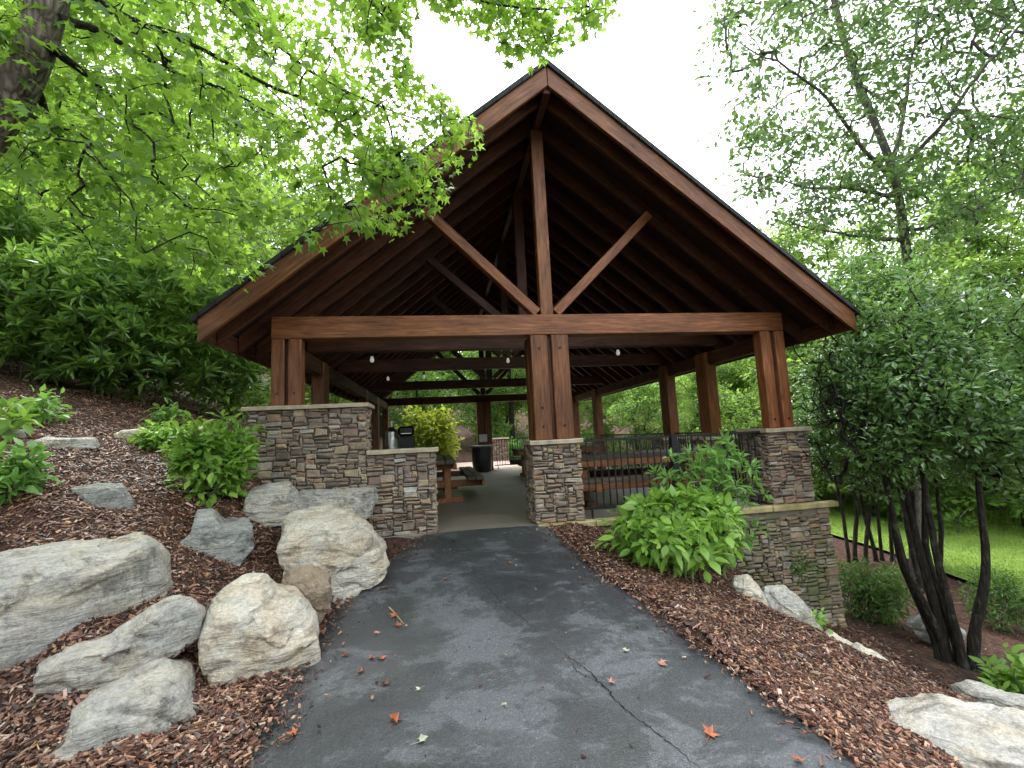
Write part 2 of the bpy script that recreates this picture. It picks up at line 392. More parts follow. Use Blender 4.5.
# ------------------------------------------------------------------ terrain
def path_z(y): return .075 * np.minimum(y, 0.)
def path_left(y):
    return np.interp(y, [-12, -2.3, -1.5, -1.0, -.1], [-2.1, -2.08, -2.0, -1.8, -1.5])
def path_right(y):
    return np.interp(y, [-12, -6, -4.1, -3, -2.3, -1.5, -.5, -.1], [.82, .76, .62, .46, .39, .26, .2, .2])
CP = []
for y in (-12, -8, -5, -4, -3, -2, -1.2, -.4):
    CP += [(-2.15, y, .075 * y + .03), (.6, y, .075 * y + .0), (-.8, y, .075 * y - .04)]
CP += [(-2.75, -4.6, -.27), (-2.8, -3.6, -.2), (-2.7, -2.75, -.1), (-2.75, -1.9, .08), (-2.6, -.8, .2), (-3.4, -3.6, -.28), (-3.0, -2.85, .04), (-3.3, -2.5, .27), (-3.4, -2.05, .5), (-4.2, -2.05, .7), (-3.7, -2.75, .13), (-4.5, -3.2, .08), (-4.9, -2.5, .4),
       (-3.4, -1.1, .6), (-3.5, -.15, .85), (-3.6, -4.6, -.25), (-5.2, -4.2, .15), (-4.8, -1.8, .9), (-4.5, -1, 1.03), (-4.5, .5, 1.25),
       (-6.5, -4, 1.0), (-6, -2.0, 1.3), (-6, 0, 1.62), (-6, 3, 1.95), (-8, -2, 2.15), (-8, 3, 2.6), (-4.3, 4, 1.4), (-4.6, 9, 1.2),
       (-12, 0, 4), (-12, 8, 4.2), (-20, 0, 7.5), (-20, 15, 7.5), (-35, 10, 12), (-35, -15, 10), (-12, -10, 3), (-5, -10, .6),
       (1.0, -.4, -.16), (1.1, -1.2, -.24), (1.0, -2.4, -.32), (1.0, -3.2, -.4), (1.8, -1.35, -.5), (2.27, -2.12, -.82), (2.7, -2.35, -1.06),
       (3.2, -2.75, -1.26), (1.5, -3.4, -.6), (1.2, -4.5, -.62), (2.5, -4.5, -1.2), (1.6, -2.6, -.54), (2.2, -.5, -.5), (2.9, -.9, -1.15), (2.9, -.3, -1.0), (4.2, -.3, -1.74),
       (3.0, -1.6, -1.5), (3.7, -2.0, -1.85), (4.4, -3.2, -2.0), (5.07, -.85, -1.92), (6, -2.5, -2.1), (6.5, 1.5, -2.1), (8.2, 2.3, -2.3), (8.8, 4.5, -2.36),
       (5.5, 4, -2.0), (5, 10, -1.4), (9.8, 2.2, -2.5), (14, 8, -2.55), (20, 5, -2.5), (14, -2, -2.6), (25, 15, -2.4), (12, 16, -2.1),
       (35, 20, 1), (25, 32, 2), (0, 12, -.1), (0, 16, -.05), (4, 14, -.15), (-4, 13, .3), (0, 26, 1), (-10, 25, 4), (10, 26, -.5),
       (0, 48, 6), (20, 48, 6), (-30, 48, 14), (8, -8, -2.2), (0, -25, -2), (20, -20, -3), (-20, -25, 3), (60, 0, 4), (70, 60, 10), (-70, 60, 20), (-80, -30, 18), (60, -60, 0), (0, 90, 12)]
CP = np.array(CP, float)
def _k(r): return np.sqrt(r * r + .05)
_D = np.linalg.norm(CP[:, None, :2] - CP[None, :, :2], axis=2)
_A = np.block([[_k(_D), np.c_[np.ones(len(CP)), CP[:, :2]]], [np.r_[np.ones((1, len(CP))), CP[:, :2].T], np.zeros((3, 3))]])
_W = np.linalg.solve(_A, np.r_[CP[:, 2], 0, 0, 0])
def ground_z(x, y):
    x = np.atleast_1d(np.asarray(x, float)); y = np.atleast_1d(np.asarray(y, float)); z = np.empty_like(x)
    for i in range(0, len(x), 4000):
        d = np.hypot(x[i:i + 4000, None] - CP[None, :, 0], y[i:i + 4000, None] - CP[None, :, 1])
        z[i:i + 4000] = _k(d) @ _W[:len(CP)] + _W[-3] + _W[-2] * x[i:i + 4000] + _W[-1] * y[i:i + 4000]
    dn = np.clip(1.6 - np.hypot(x + 1.1, y + 5) / 8, 0, 1)
    z = z + dn * .018 * (np.sin(x * 7.3 + 2 * np.sin(y * 5)) * np.sin(y * 8.1 + 1.3 * np.sin(x * 3.7)) + np.sin(x * 3.1 + y * 2.2) + .6 * np.sin(x * 13 + 4 * np.sin(y * 3)) * np.sin(y * 15 + x))
    on = (x > path_left(y) - .02) & (x < path_right(y) + .02) & (y < .3)
    z = np.where(on, np.minimum(z, path_z(y) - .03), z)
    sl_ = (x > -3.25) & (x < 4.25) & (y > -.1) & (y < 11.4)
    z = np.where(sl_, np.minimum(z, -.2), z)
    back = (x > -3.2) & (x < 6) & (y >= 11.4) & (y < 17)
    z = np.where(back, np.minimum(z, -.09), z)
    return z
def gz(x, y): return float(ground_z(x, y)[0])
def axis(segs):
    a = []
    for lo, hi, st in segs: a += list(np.arange(lo, hi, st))
    return np.array(a + [segs[-1][1]])
gx = axis([(-90, -40, 6), (-40, -14, 2), (-14, -7, .4), (-7, 5.5, .07), (5.5, 12, .3), (12, 40, 2), (40, 90, 6)])
gy = axis([(-70, -20, 5), (-20, -7, .6), (-7, 1.5, .07), (1.5, 18, .3), (18, 50, 2), (50, 110, 6)])
GX, GY = np.meshgrid(gx, gy); fx, fy = GX.ravel(), GY.ravel(); fz = ground_z(fx, fy)
nx, ny = len(gx), len(gy)
ii, jj = np.meshgrid(np.arange(nx - 1), np.arange(ny - 1)); b0 = (jj * nx + ii).ravel()
gquads = np.stack([b0, b0 + 1, b0 + nx + 1, b0 + nx], 1)
ground = link('ground', npmesh('ground', np.stack([fx, fy, fz], 1), gquads, True), SOIL); tag(ground, kind='structure')

# asphalt path
ys = np.concatenate([np.arange(-12, -7, .25), np.arange(-7, -.06, .08), [-.06]]); U = np.linspace(0, 1, 15); V = []
for y in ys:
    l = path_left(y) + .02 * noise.noise((y * 2.1, 3, 0)) + .012 * noise.noise((y * 9, 1, 0)); r = path_right(y) + .02 * noise.noise((y * 2.3, 7, 0)) + .012 * noise.noise((y * 9, 5, 0))
    for u in U:
        x = l + (r - l) * u
        V.append((x, y, path_z(y) + .008 * noise.noise((x * .9, y * .9, 0)) + .025 * (1 - (2 * u - 1) ** 2) - (.03 if u in (0, 1) else 0)))
k = len(U); pq = [(j * k + i, j * k + i + 1, (j + 1) * k + i + 1, (j + 1) * k + i) for j in range(len(ys) - 1) for i in range(k - 1)]
path_o = link('path', npmesh('path', V, pq, True), ASPH); tag(path_o, kind='structure')
def surf_path(x, y):
    l, r = path_left(y), path_right(y); u = (x - l) / (r - l)
    return float(path_z(y) + .025 * (1 - (2 * u - 1) ** 2) + .008 * noise.noise((x * .9, y * .9, 0)))
# crack in the asphalt: a thin jagged near-black line lying on the path
CRK = m_plain('crack_dark', (.008, .008, .008), 1.0)
def crack(pixels, wid, seed):
    pts = []
    for px, py in pixels:
        z = -.25
        for _ in range(12):
            P = on_z(px, py, z); z = surf_path(P[0], P[1])
        pts.append(P[:2])
    Q = smooth_path(np.array(pts), 70); g = np.random.default_rng(seed)
    Q = Q + np.cumsum(g.normal(size=Q.shape), 0) * .0022 + g.normal(size=Q.shape) * .005
    T = np.gradient(Q, axis=0); N = np.stack([-T[:, 1], T[:, 0]], 1); N /= np.linalg.norm(N, axis=1)[:, None]
    wv = wid * (.4 + g.random(len(Q))) * np.sin(np.linspace(.15, 3.0, len(Q))) ; V = []
    for q, n_, ww in zip(Q, N, wv):
        for s_ in (-1, 1):
            p = q + s_ * n_ * ww; V.append((p[0], p[1], surf_path(p[0], p[1]) + .004))
    o = link('crack', npmesh('crack', V, [(2 * i, 2 * i + 1, 2 * i + 3, 2 * i + 2) for i in range(len(Q) - 1)]), CRK, path_o)
crack([(556, 648), (590, 672), (622, 706), (652, 728), (700, 766), (715, 782)], .0034, 1)
crack([(566, 655), (575, 672), (600, 684), (612, 702)], .002, 2)
crack([(470, 570), (486, 586), (500, 600), (530, 624), (556, 648)], .0018, 3)

# lawn
lx = np.concatenate([np.arange(0, 3, .25), np.arange(3, 30, 1.)]); ly = np.arange(-14, 26, .5); V = []
for y in ly:
    e = np.interp(y, [-14, 0, 2, 5, 9, 14, 26], [9.0, 9.2, 9.7, 10.4, 10.6, 10, 9])
    for u in lx: V.append((e + u + .12 * noise.noise((y * .8, 2, u)), y, 0))
V = np.array(V); V[:, 2] = ground_z(V[:, 0], V[:, 1]) + .09
k = len(lx); lawn = link('lawn', npmesh('lawn', V, [(j * k + i, j * k + i + 1, (j + 1) * k + i + 1, (j + 1) * k + i) for j in range(len(ly) - 1) for i in range(k - 1)], True), GRASS); tag(lawn, kind='structure')
N = 110000; bxp = 9.0 + rng.random(N) ** 1.6 * 14; byp = -4 + rng.random(N) * 20
e = np.interp(byp, [-14, 0, 2, 5, 9, 14, 26], [9.0, 9.2, 9.7, 10.4, 10.6, 10, 9]); ok = bxp > e + .05; bxp, byp = bxp[ok], byp[ok]; N = len(bxp)
bz = ground_z(bxp, byp) + .085; a = rng.random(N) * 6.28; h = .03 + rng.random(N) * .05; wv = .009
b1 = np.stack([bxp - np.cos(a) * wv, byp - np.sin(a) * wv, bz], 1); b2 = np.stack([bxp + np.cos(a) * wv, byp + np.sin(a) * wv, bz], 1)
b3 = np.stack([bxp + rng.normal(size=N) * .03, byp + rng.normal(size=N) * .03, bz + h], 1)
gv = np.stack([b1, b2, b3], 1).reshape(-1, 3); go = link('grass', npmesh('grass', gv, np.arange(3 * N).reshape(-1, 3)), m_leaf('grass_blade', (.10, .2, .02), (.2, .34, .04), (.4, .6, .06), .3)); tag(go, 'short bright grass blades covering the lawn', 'grass', kind='stuff')

# floor and patio
box('floor', (-3.2, -.02, -.18), (4.02, 11.3, 0), CONC, None, .01)['kind'] = 'structure'
box('patio', (-3.0, 11.32, -.2), (5.5, 16.6, -.02), PAVER, None, .01)['kind'] = 'structure'

# ------------------------------------------------------------------ masonry
def stone_layout(W, H, g, cu=.034, cv=.0205, big=1.0):
    nu, nv = max(2, int(round(W / cu))), max(2, int(round(H / cv))); cu, cv = W / nu, H / nv
    occ = np.zeros((nv, nu), bool); res = []
    for j in range(nv):
        i = 0
        while i < nu:
            if occ[j, i]: i += 1; continue
            hh = int(g.choice([1, 2, 2, 3, 3, 4, 5], p=[.06, .16, .2, .24, .18, .1, .06])); ww = int(g.integers(2, 6) + g.integers(0, 3) * big * (hh < 5))
            ww = max(ww, hh); hh = min(hh, nv - j)
            ww = min(ww, nu - i); q = 1
            while q < ww and not occ[j, i + q]: q += 1
            ww = q
            if nu - i - ww == 1 and not occ[j, i + ww]: ww += 1
            if nv - j - hh == 1: hh += 1
            while occ[j:j + hh, i:i + ww].any(): hh -= 1
            occ[j:j + hh, i:i + ww] = True
            res.append((i * cu, j * cv, ww * cu, hh * cv)); i += ww
    return res
class Masonry:
    def __init__(s): s.V = []; s.F = []
    def face(s, o, du, W, H, nrm, g, prot=.03, big=1.0, taper=None):
        o = np.array(o, float); du = np.array(du, float); dv = np.array([0, 0, 1.]); nrm = np.array(nrm, float)
        for (u, v, w_, h_) in stone_layout(W, H, g, big=big):
            gap = .0025 + g.random() * .004; dep = prot * (.25 + .75 * g.random()); ch = min(.014, h_ * .24) * (.6 + .8 * g.random())
            b = len(s.V)
            c4 = [(u + gap, v + gap), (u + w_ - gap, v + gap), (u + w_ - gap, v + h_ - gap), (u + gap, v + h_ - gap)]
            jit = np.clip(g.normal(size=(4, 2)), -1.6, 1.6) * np.array([min(.010, w_ * .09), min(.008, h_ * .12)])
            inn = [(u + gap + ch, v + gap + ch), (u + w_ - gap - ch, v + gap + ch), (u + w_ - gap - ch, v + h_ - gap - ch), (u + gap + ch, v + h_ - gap - ch)]
            for (p, q), (ja, jb) in zip(c4, jit): s.V.append(o + du * (p + ja) + dv * (q + jb) - nrm * .02)
            for (p, q), (ja, jb) in zip(c4, jit): s.V.append(o + du * (p + ja) + dv * (q + jb) + nrm * (dep - ch))
            for (p, q), (ja, jb) in zip(inn, jit): s.V.append(o + du * (p + ja) + dv * (q + jb) + nrm * (dep + g.normal() * .004))
            cen = np.mean(s.V[-4:], axis=0) + nrm * g.normal() * .006; s.V.append(cen)
            for i in range(4):
                n_ = (i + 1) % 4
                s.F += [(b + i, b + n_, b + 4 + n_, b + 4 + i), (b + 4 + i, b + 4 + n_, b + 8 + n_, b + 8 + i), (b + 8 + i, b + 8 + n_, b + 12)]
    def box(s, lo, hi, g, sides='fblr', prot=.03, big=1.0):
        (x0, y0, z0), (x1, y1, z1) = lo, hi; H = z1 - z0; p = .02
        if 'f' in sides: s.face((x0 - p, y0, z0), (1, 0, 0), x1 - x0 + 2 * p, H, (0, -1, 0), g, prot, big)
        if 'b' in sides: s.face((x1 + p, y1, z0), (-1, 0, 0), x1 - x0 + 2 * p, H, (0, 1, 0), g, prot, big)
        if 'l' in sides: s.face((x0, y1, z0), (0, -1, 0), y1 - y0, H, (-1, 0, 0), g, prot, big)
        if 'r' in sides: s.face((x1, y0, z0), (0, 1, 0), y1 - y0, H, (1, 0, 0), g, prot, big)
    def build(s, name, mat, parent): return link(name, pymesh(name, s.V, s.F), mat, parent)
def cap(name, lo, hi, mat, parent, seed=0, jag=.015):
    bm = bmesh.new(); n_ = max(4, int((hi[0] - lo[0]) / .09)); c = [(a + b) / 2 for a, b in zip(lo, hi)]
    V, Fc = [], []
    xs = np.linspace(lo[0], hi[0], n_)
    for i, x in enumerate(xs):
        j = [jag * noise.noise((x * 3.1 + seed, q * 7.7, seed)) for q in range(4)]; jz = .006 * noise.noise((x * 5, seed, 2))
        V += [(x, lo[1] + j[0], lo[2] + jz), (x, lo[1] + j[0] * .6 - .004, hi[2] - .012), (x, lo[1] + j[0] + .014, hi[2] + jz), (x, hi[1] - .012, hi[2] + jz), (x, hi[1] + j[1], hi[2] - .012), (x, hi[1] + j[1], lo[2])]
    for i in range(n_ - 1):
        for q in range(6): Fc.append((i * 6 + q, (i + 1) * 6 + q, (i + 1) * 6 + (q + 1) % 6, i * 6 + (q + 1) % 6))
    Fc += [tuple(range(6)), tuple(reversed(range((n_ - 1) * 6, n_ * 6)))]
    V = [(x - c[0], y - c[1], z - c[2]) for x, y, z in V]
    o = link(name, pymesh(name, V, [f[::-1] for f in Fc]), mat, parent); o.location = c; return o
gm = np.random.default_rng(21)

# stepped wall on the left
wl = empty('stone_wall', (-2.3, .2, 0), 0, 'stepped dry stone wall with pale coping beside the left timber posts', 'wall')
def kid(o, root): o.parent = root; o.matrix_parent_inverse = Matrix.Translation(root.location).inverted(); return o
ms = Masonry(); ms.box((-3.42, .02, -.15), (-2.09, .44, 1.60), gm); ms.box((-2.05, .02, -.05), (-1.25, .44, 1.0), gm, 'fbr')
kid(ms.build('masonry', STONE, None), wl)
bm = bmesh.new(); bm_box(bm, (-3.415, .025, -.2), (-2.095, .435, 1.595)); bm_box(bm, (-2.09, .025, -.2), (-1.255, .435, .995)); kid(link('mortar_core', bm_mesh('mortar_core', bm), MORTAR), wl)
kid(cap('coping', (-3.50, -.045, 1.60), (-2.03, .5, 1.648), CAPST, None, 1), wl); kid(cap('coping', (-2.06, -.045, 1.0), (-1.19, .5, 1.05), CAPST, None, 2), wl)

# retaining wall under the right side of the floor
wr = empty('retaining_wall', (3.5, .2, -1.7), 0, 'tall mossy stone retaining wall below the right corner of the pavilion floor', 'wall')
ms = Masonry(); ms.box((.62, .0, -.6), (2.4, .3, -.06), gm, 'f'); ms.box((2.4, .0, -1.95), (4.2, .9, -.06), gm, 'fr')
ob = kid(ms.build('masonry', STONEM, None), wr)
me = ob.data
for v in me.vertices:                                  # the corner leans out towards its foot
    if v.co.y < .1: v.co.y += .05 * (v.co.z + .06)
bm = bmesh.new(); bm_box(bm, (.64, .03, -.6), (2.4, .28, -.065)); bm_box(bm, (2.402, .03, -2.0), (4.19, .88, -.065))
for v in bm.verts:
    if v.co.y < .1: v.co.y += .05 * (v.co.z + .06)
kid(link('mortar_core', bm_mesh('mortar_core', bm), MORTAR), wr)
for i, (x0, x1) in enumerate(((-1.19, -.42), (-.41, .02), (.03, .78), (.79, 1.7), (1.71, 2.6), (2.61, 3.3), (3.31, 4.32))):
    kid(cap('coping_stone', (x0, -.10 if i < 3 else -.085, -.058), (x1, .04 if i > 1 else .0, -.006 if i < 2 else .012), CAPY if i > 1 else CAPST, None, 5 + i, .02), wr)

# ------------------------------------------------------------------ pavilion
CX = .336
pav = empty('pavilion', (CX, 5.3, 0), 0, 'large open timber pavilion with a steep gable roof at the end of the path', 'pavilion')
def P(o): return kid(o, pav)
ys_tr = [0.13, 1.85, 4.1, 8.0, 10.5]
def zr(x): return 5.57 - .815 * abs(x - CX)
SL = math.atan(.815); HW = 4.02; Y0, Y1 = -.7, 11.3
# roof
bm = bmesh.new()
prof = [(CX - HW, zr(CX - HW) + .225), (CX, zr(CX) + .225), (CX + HW, zr(CX + HW) + .225), (CX + HW, zr(CX + HW) + .255), (CX, zr(CX) + .255), (CX - HW, zr(CX - HW) + .255)]
def prism(prof, y0, y1, name, mat):
    n_ = len(prof); V = [(x, y0, z) for x, z in prof] + [(x, y1, z) for x, z in prof]
    Fc = [(i, (i + 1) % n_, n_ + (i + 1) % n_, n_ + i) for i in range(n_)] 
    Fc += [(0, 5, 4, 1), (1, 4, 3, 2), (n_, n_ + 1, n_ + 4, n_ + 5), (n_ + 1, n_ + 2, n_ + 3, n_ + 4)]
    me = pymesh(name, V, Fc); b = bmesh.new(); b.from_mesh(me); bmesh.ops.recalc_face_normals(b, faces=b.faces); b.to_mesh(me); b.free()
    return link(name, me, mat)
bm.free()
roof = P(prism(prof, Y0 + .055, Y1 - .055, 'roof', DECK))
def Q(o): o.parent = roof; return o
HS = HW + .05
Q(prism([(CX - HS, zr(CX - HS) + .262), (CX, zr(CX) + .262), (CX + HS, zr(CX + HS) + .262), (CX + HS, zr(CX + HS) + .318), (CX, zr(CX) + .335), (CX - HS, zr(CX - HS) + .318)], Y0 - .035, Y1 + .035, 'shingles', SHING))
def rafter(name, sgn, y, wid, dep, mat, zoff, x_end=HW, x_start=0.):
    h = dep * math.cos(SL)                         # dep = vertical depth
    xm0, xm1 = CX + sgn * x_start, CX + sgn * x_end
    p0 = (xm0, y, zr(xm0) + zoff + dep / 2); p1 = (xm1, y, zr(xm1) + zoff + dep / 2)
    t = math.tan(SL)
    return beam(name, p0, p1, wid, h, mat, None, (0, 0, 1), .004, cut0=-t, cut1=-t)
for s_ in (-1, 1):
    Q(rafter('barge_board', s_, Y0 + .025, .05, .262, WOOD, -.005, HW, .004))
    Q(rafter('barge_board', s_, Y1 - .025, .05, .262, WOOD, -.005, HW, .004))
    for y in list(np.arange(-.36, Y1 - .2, .56)):
        Q(rafter('rafter', s_, y, .07, .222, WOOD_SHADED, 0.0, HW - .06, .06))
    x = CX + s_ * (HW - .03)
    Q(beam('eave_fascia', (x, Y0 + .055, zr(x) + .11), (x, Y1 - .055, zr(x) + .11), .035, .2, WOOD_SHADED, None))
Q(beam('ridge_beam', (CX, Y0 + .055, zr(CX) + .06), (CX, Y1 - .055, zr(CX) + .06), .1, .28, WOOD_SHADED, None))
# trusses
def truss(y, front):
    m = WOOD if front else WOOD_SHADED; zc = 2.625 if front else (2.51 if y > 10 else 2.765)  # inner trusses get the timber copy with interior shade in its colour
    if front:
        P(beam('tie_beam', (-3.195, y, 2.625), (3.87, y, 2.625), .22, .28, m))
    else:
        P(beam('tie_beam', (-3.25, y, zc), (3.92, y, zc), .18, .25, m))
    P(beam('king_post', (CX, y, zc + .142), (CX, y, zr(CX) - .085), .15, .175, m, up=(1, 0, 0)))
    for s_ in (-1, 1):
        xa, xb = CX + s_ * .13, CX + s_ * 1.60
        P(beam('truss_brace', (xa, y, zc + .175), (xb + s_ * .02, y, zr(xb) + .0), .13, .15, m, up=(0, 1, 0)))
for i, y in enumerate(ys_tr): truss(y, i in (0,))
for s_, xc in ((-1, -3.06), (1, 3.73)):
    P(beam('wall_plate', (xc, .30 if s_ < 0 else .3, 2.36), (xc, 11.0, 2.36), .16, .22, WOOD_SHADED))
# posts: front clusters
def post(x0, x1, y0, y1, z0, z1, mat=WOOD):
    P(beam('post', ((x0 + x1) / 2, (y0 + y1) / 2, z0), ((x0 + x1) / 2, (y0 + y1) / 2, z1), y1 - y0, x1 - x0, mat, up=(1, 0, 0), bevel=.01))
post(-3.195, -3.04, .02, .2, 1.648, 2.483); post(-2.995, -2.84, .02, .2, 1.648, 2.483)
post(-3.195, -3.04, .25, .4, 1.648, 2.5);
post(.075, .305, .02, .23, 1.07, 2.483); post(.362, .6, .02, .23, 1.07, 2.483); post(.075, .305, .3, .5, 1.07, 2.5); post(.362, .6, .3, .5, 1.07, 2.5)
P(beam('post_spacer', (.334, .15, 1.07), (.334, .15, 2.48), .12, .052, WOOD_SHADED, up=(1, 0, 0), bevel=0))
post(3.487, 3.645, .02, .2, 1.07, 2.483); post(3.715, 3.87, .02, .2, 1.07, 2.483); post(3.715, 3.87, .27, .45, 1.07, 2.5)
P(beam('post_spacer', (3.68, .15, 1.07), (3.68, .15, 2.48), .12, .065, WOOD_SHADED, up=(1, 0, 0), bevel=0))
P(beam('post_spacer', (-3.0175, .15, 1.65), (-3.0175, .15, 2.48), .12, .04, WOOD_SHADED, up=(1, 0, 0), bevel=0))
for y in (1.85, 3.35, 8.0, 10.5):
    post(3.6, 3.8, y - .18, y + .18, .0 if y > 4 else .95, 2.475)
for y in (1.85, 6.0, 8.0, 10.5):
    post(-3.16, -2.97, y - .18, y + .18, .5, 2.475)
post(CX - .25, CX - .008, 10.3, 10.7, 0, 2.38); post(CX + .008, CX + .25, 10.3, 10.7, 0, 2.38)
for bx_, bz_ in ((.19, 1.25), (.19, 1.5), (.48, 1.25), (.48, 2.3), (.19, 2.3), (-3.117, 1.8), (-2.917, 1.8), (3.566, 1.2), (3.79, 1.2)):
    V_, F_ = sweep([(bx_, .022, bz_), (bx_, .008, bz_), (bx_, .0075, bz_)], [.016, .016, .004], 10); P(link('bolt', npmesh('bolt', V_, F_), IRON))
# stone piers
def pier(x0, x1, y0, y1, z0, z1, seed):
    g = np.random.default_rng(seed); ms = Masonry(); ms.box((x0, y0, z0), (x1, y1, z1), g, prot=.035)
    o = P(ms.build('stone_pier', STONE, None))
    for c_ in (box('mortar_core', (x0 + .005, y0 + .005, z0), (x1 - .005, y1 - .005, z1 - .005), MORTAR, None, 0), cap('capstone', (x0 - .05, y0 - .06, z1), (x1 + .05, y1 + .05, z1 + .055), CAPST, None, seed)):
        c_.parent = o
pier(.03, .645, .0, .6, .012, 1.015, 3); pier(3.42, 4.03, .02, .6, .012, 1.015, 4)
pier(3.45, 3.95, 1.6, 2.1, 0., .9, 8); pier(3.45, 3.95, 3.2, 3.7, 0., .9, 9)
# low kerb wall along the left side, holding back the bank
ms = Masonry(); ms.box((-3.2, .5, -.1), (-2.95, 11.2, .5), np.random.default_rng(5), 'r', big=1.6)
P(ms.build('kerb_wall', STONE, None)); P(box('mortar_core', (-3.25, .5, -.1), (-2.955, 11.2, .5), MORTAR, None, 0))

# ------------------------------------------------------------------ railings
def railing(p0, p1, label, posts=(), z0=.12, z1=1.045, step=.098):
    p0 = Vector(p0); p1 = Vector(p1); d = p1 - p0; L = d.length; ang = math.atan2(d.y, d.x)
    r = empty('railing', p0, ang, label, 'railing', 'black metal railings round the pavilion floor')
    def kb(name, lo, hi, b=.002):
        o = box(name, lo, hi, IRON, r, b); return o
    kb('top_rail', (0, -.022, z1 - .03), (L, .022, z1)); kb('bottom_rail', (0, -.016, z0), (L, .016, z0 + .03))
    n_ = int(L / step); first = None
    for i in range(1, n_ + 1):
        x = i * L / (n_ + 1)
        if any(abs(x - q) < .06 for q in posts): continue
        if first is None: first = kb('baluster', (-.008, -.008, z0 + .031), (.008, .008, z1 - .031), .001); first.location.x = x
        else:
            c = first.copy(); COL.objects.link(c); c.parent = r; c.location.x = x
    for q in posts: 
        kb('rail_post', (q - .045, -.045, 0.0), (q + .045, .045, z1 + .012), .004)
    for q in (.12, L - .12):
        kb('foot', (q - .012, -.012, 0), (q + .012, .012, z0 - .001), .001)
    return r
xp = float(on_y(673, 440, .12)[0])
railing((.69, .12, 0), (3.38, .12, 0), 'black metal railing across the front between the two stone piers', (xp - .69,))
railing((3.7, .68, 0), (3.7, 1.55, 0), 'short black metal railing on the right side nearest the corner pier')
railing((3.7, 2.15, 0), (3.7, 3.15, 0), 'short black metal railing on the right side between the two inner piers')
railing((3.7, 3.75, 0), (3.7, 8.1, 0), 'long black metal railing on the right side beyond the inner piers')
def lift(r): r.location.z = .5; return r
railing((-3.06, 2.05, .5), (-3.06, 5.8, .5), 'black metal railing on the left kerb wall', (), .05, .62)
railing((.65, 10.5, 0), (3.6, 10.5, 0), 'black metal railing across the far end of the floor')

# ------------------------------------------------------------------ picnic tables
def table(loc, rz, label, L=2.3):
    t = empty('picnic_table', loc, rz, label, 'picnic table', 'timber picnic tables in the pavilion')
    b = lambda name, lo, hi, m: box(name, lo, hi, m, t, .006)
    for i in range(4):
        y = -.36 + i * .185; b('tabletop_plank', (-L / 2, y, .70), (L / 2, y + .165, .775), WOODG)
    for s_ in (-1, 1):
        for k_ in (0, 1):
            y = s_ * .71 + k_ * .15 - .15; b('seat_plank', (-L / 2, y, .395), (L / 2, y + .14, .46), WOODG)
    for s_ in (-1, 1):
        b('apron', (-L / 2 + .02, s_ * .355 - .03, .60), (L / 2 - .02, s_ * .355 + .03, .699), WOODT)
        b('seat_apron', (-L / 2 + .02, s_ * .85 - .025, .30), (L / 2 - .02, s_ * .85 + .025, .394), WOODT)
    for xx in (-L / 2 + .3, L / 2 - .3):
        b('cross_beam', (xx - .05, -.88, .27), (xx + .05, .88, .392), WOODT)
        b('top_beam', (xx - .05, -.32, .60), (xx + .05, .32, .699), WOODT)
        for s_ in (-1, 1):
            lg = b('leg', (xx - .06, s_ * .22 - .06, 0), (xx + .06, s_ * .22 + .06, .6), WOODT)
        b('foot_beam', (xx - .07, -.5, .0), (xx + .07, .5, .09), WOODT)
    return t
table((1.95, 1.45, 0), 0, 'timber picnic table right behind the front railing', 2.35)
tl = at(447, 456, 9.2)
table((float(tl[0]) - .25, 3.9, 0), R(91), 'timber picnic table just left of the entrance behind the low stone wall', 3.0)
table((2.0, 6.75, 0), R(3), 'timber picnic table in the middle of the floor behind the central pier', 2.4)
table((-1.6, 8.2, 0), R(90), 'timber picnic table at the far left of the floor', 2.2) if False else None

# trash barrel at the far post
def lathe(name, prof, mat, parent, seg=28, loc=(0, 0, 0)):
    V, Fc = [], []; n_ = len(prof)
    for r_, z in prof:
        for k_ in range(seg): V.append((r_ * math.cos(2 * math.pi * k_ / seg), r_ * math.sin(2 * math.pi * k_ / seg), z))
    for i in range(n_ - 1):
        for k_ in range(seg): Fc.append((i * seg + k_, i * seg + (k_ + 1) % seg, (i + 1) * seg + (k_ + 1) % seg, (i + 1) * seg + k_))
    Fc += [tuple(reversed(range(seg))), tuple(range((n_ - 1) * seg, n_ * seg))]
    o = link(name, pymesh(name, V, Fc, False), mat, parent); o.location = loc
    return o
tc = on_z(482, 471, 0)
t = empty('trash_barrel', (float(tc[0]), 9.75, 0), 0, 'tall black trash barrel in front of the far middle post', 'trash can')
lathe('barrel', [(.26, 0), (.3, .02), (.335, .3), (.34, .5), (.335, .78), (.32, .8)], BLACKP, t); lathe('rim', [(.345, .801), (.36, .81), (.36, .86), (.33, .875), (.1, .88)], m_plain('grey_rim', (.12, .13, .14), .4), t)
nb = on_y(483, 433, 10.27)
n_ = empty('notice', (float(nb[0]), 10.27, 1.1), 0, 'small pale notice pinned to the far middle post above the barrel', 'sign')
box('sheet', (-.14, -.006, -.12 + .3 * 0), (.14, .006, .14), PAPER, n_, .001); box('frame', (-.16, .0065, -.14), (.16, .02, .16), BLACKP, n_, .002)

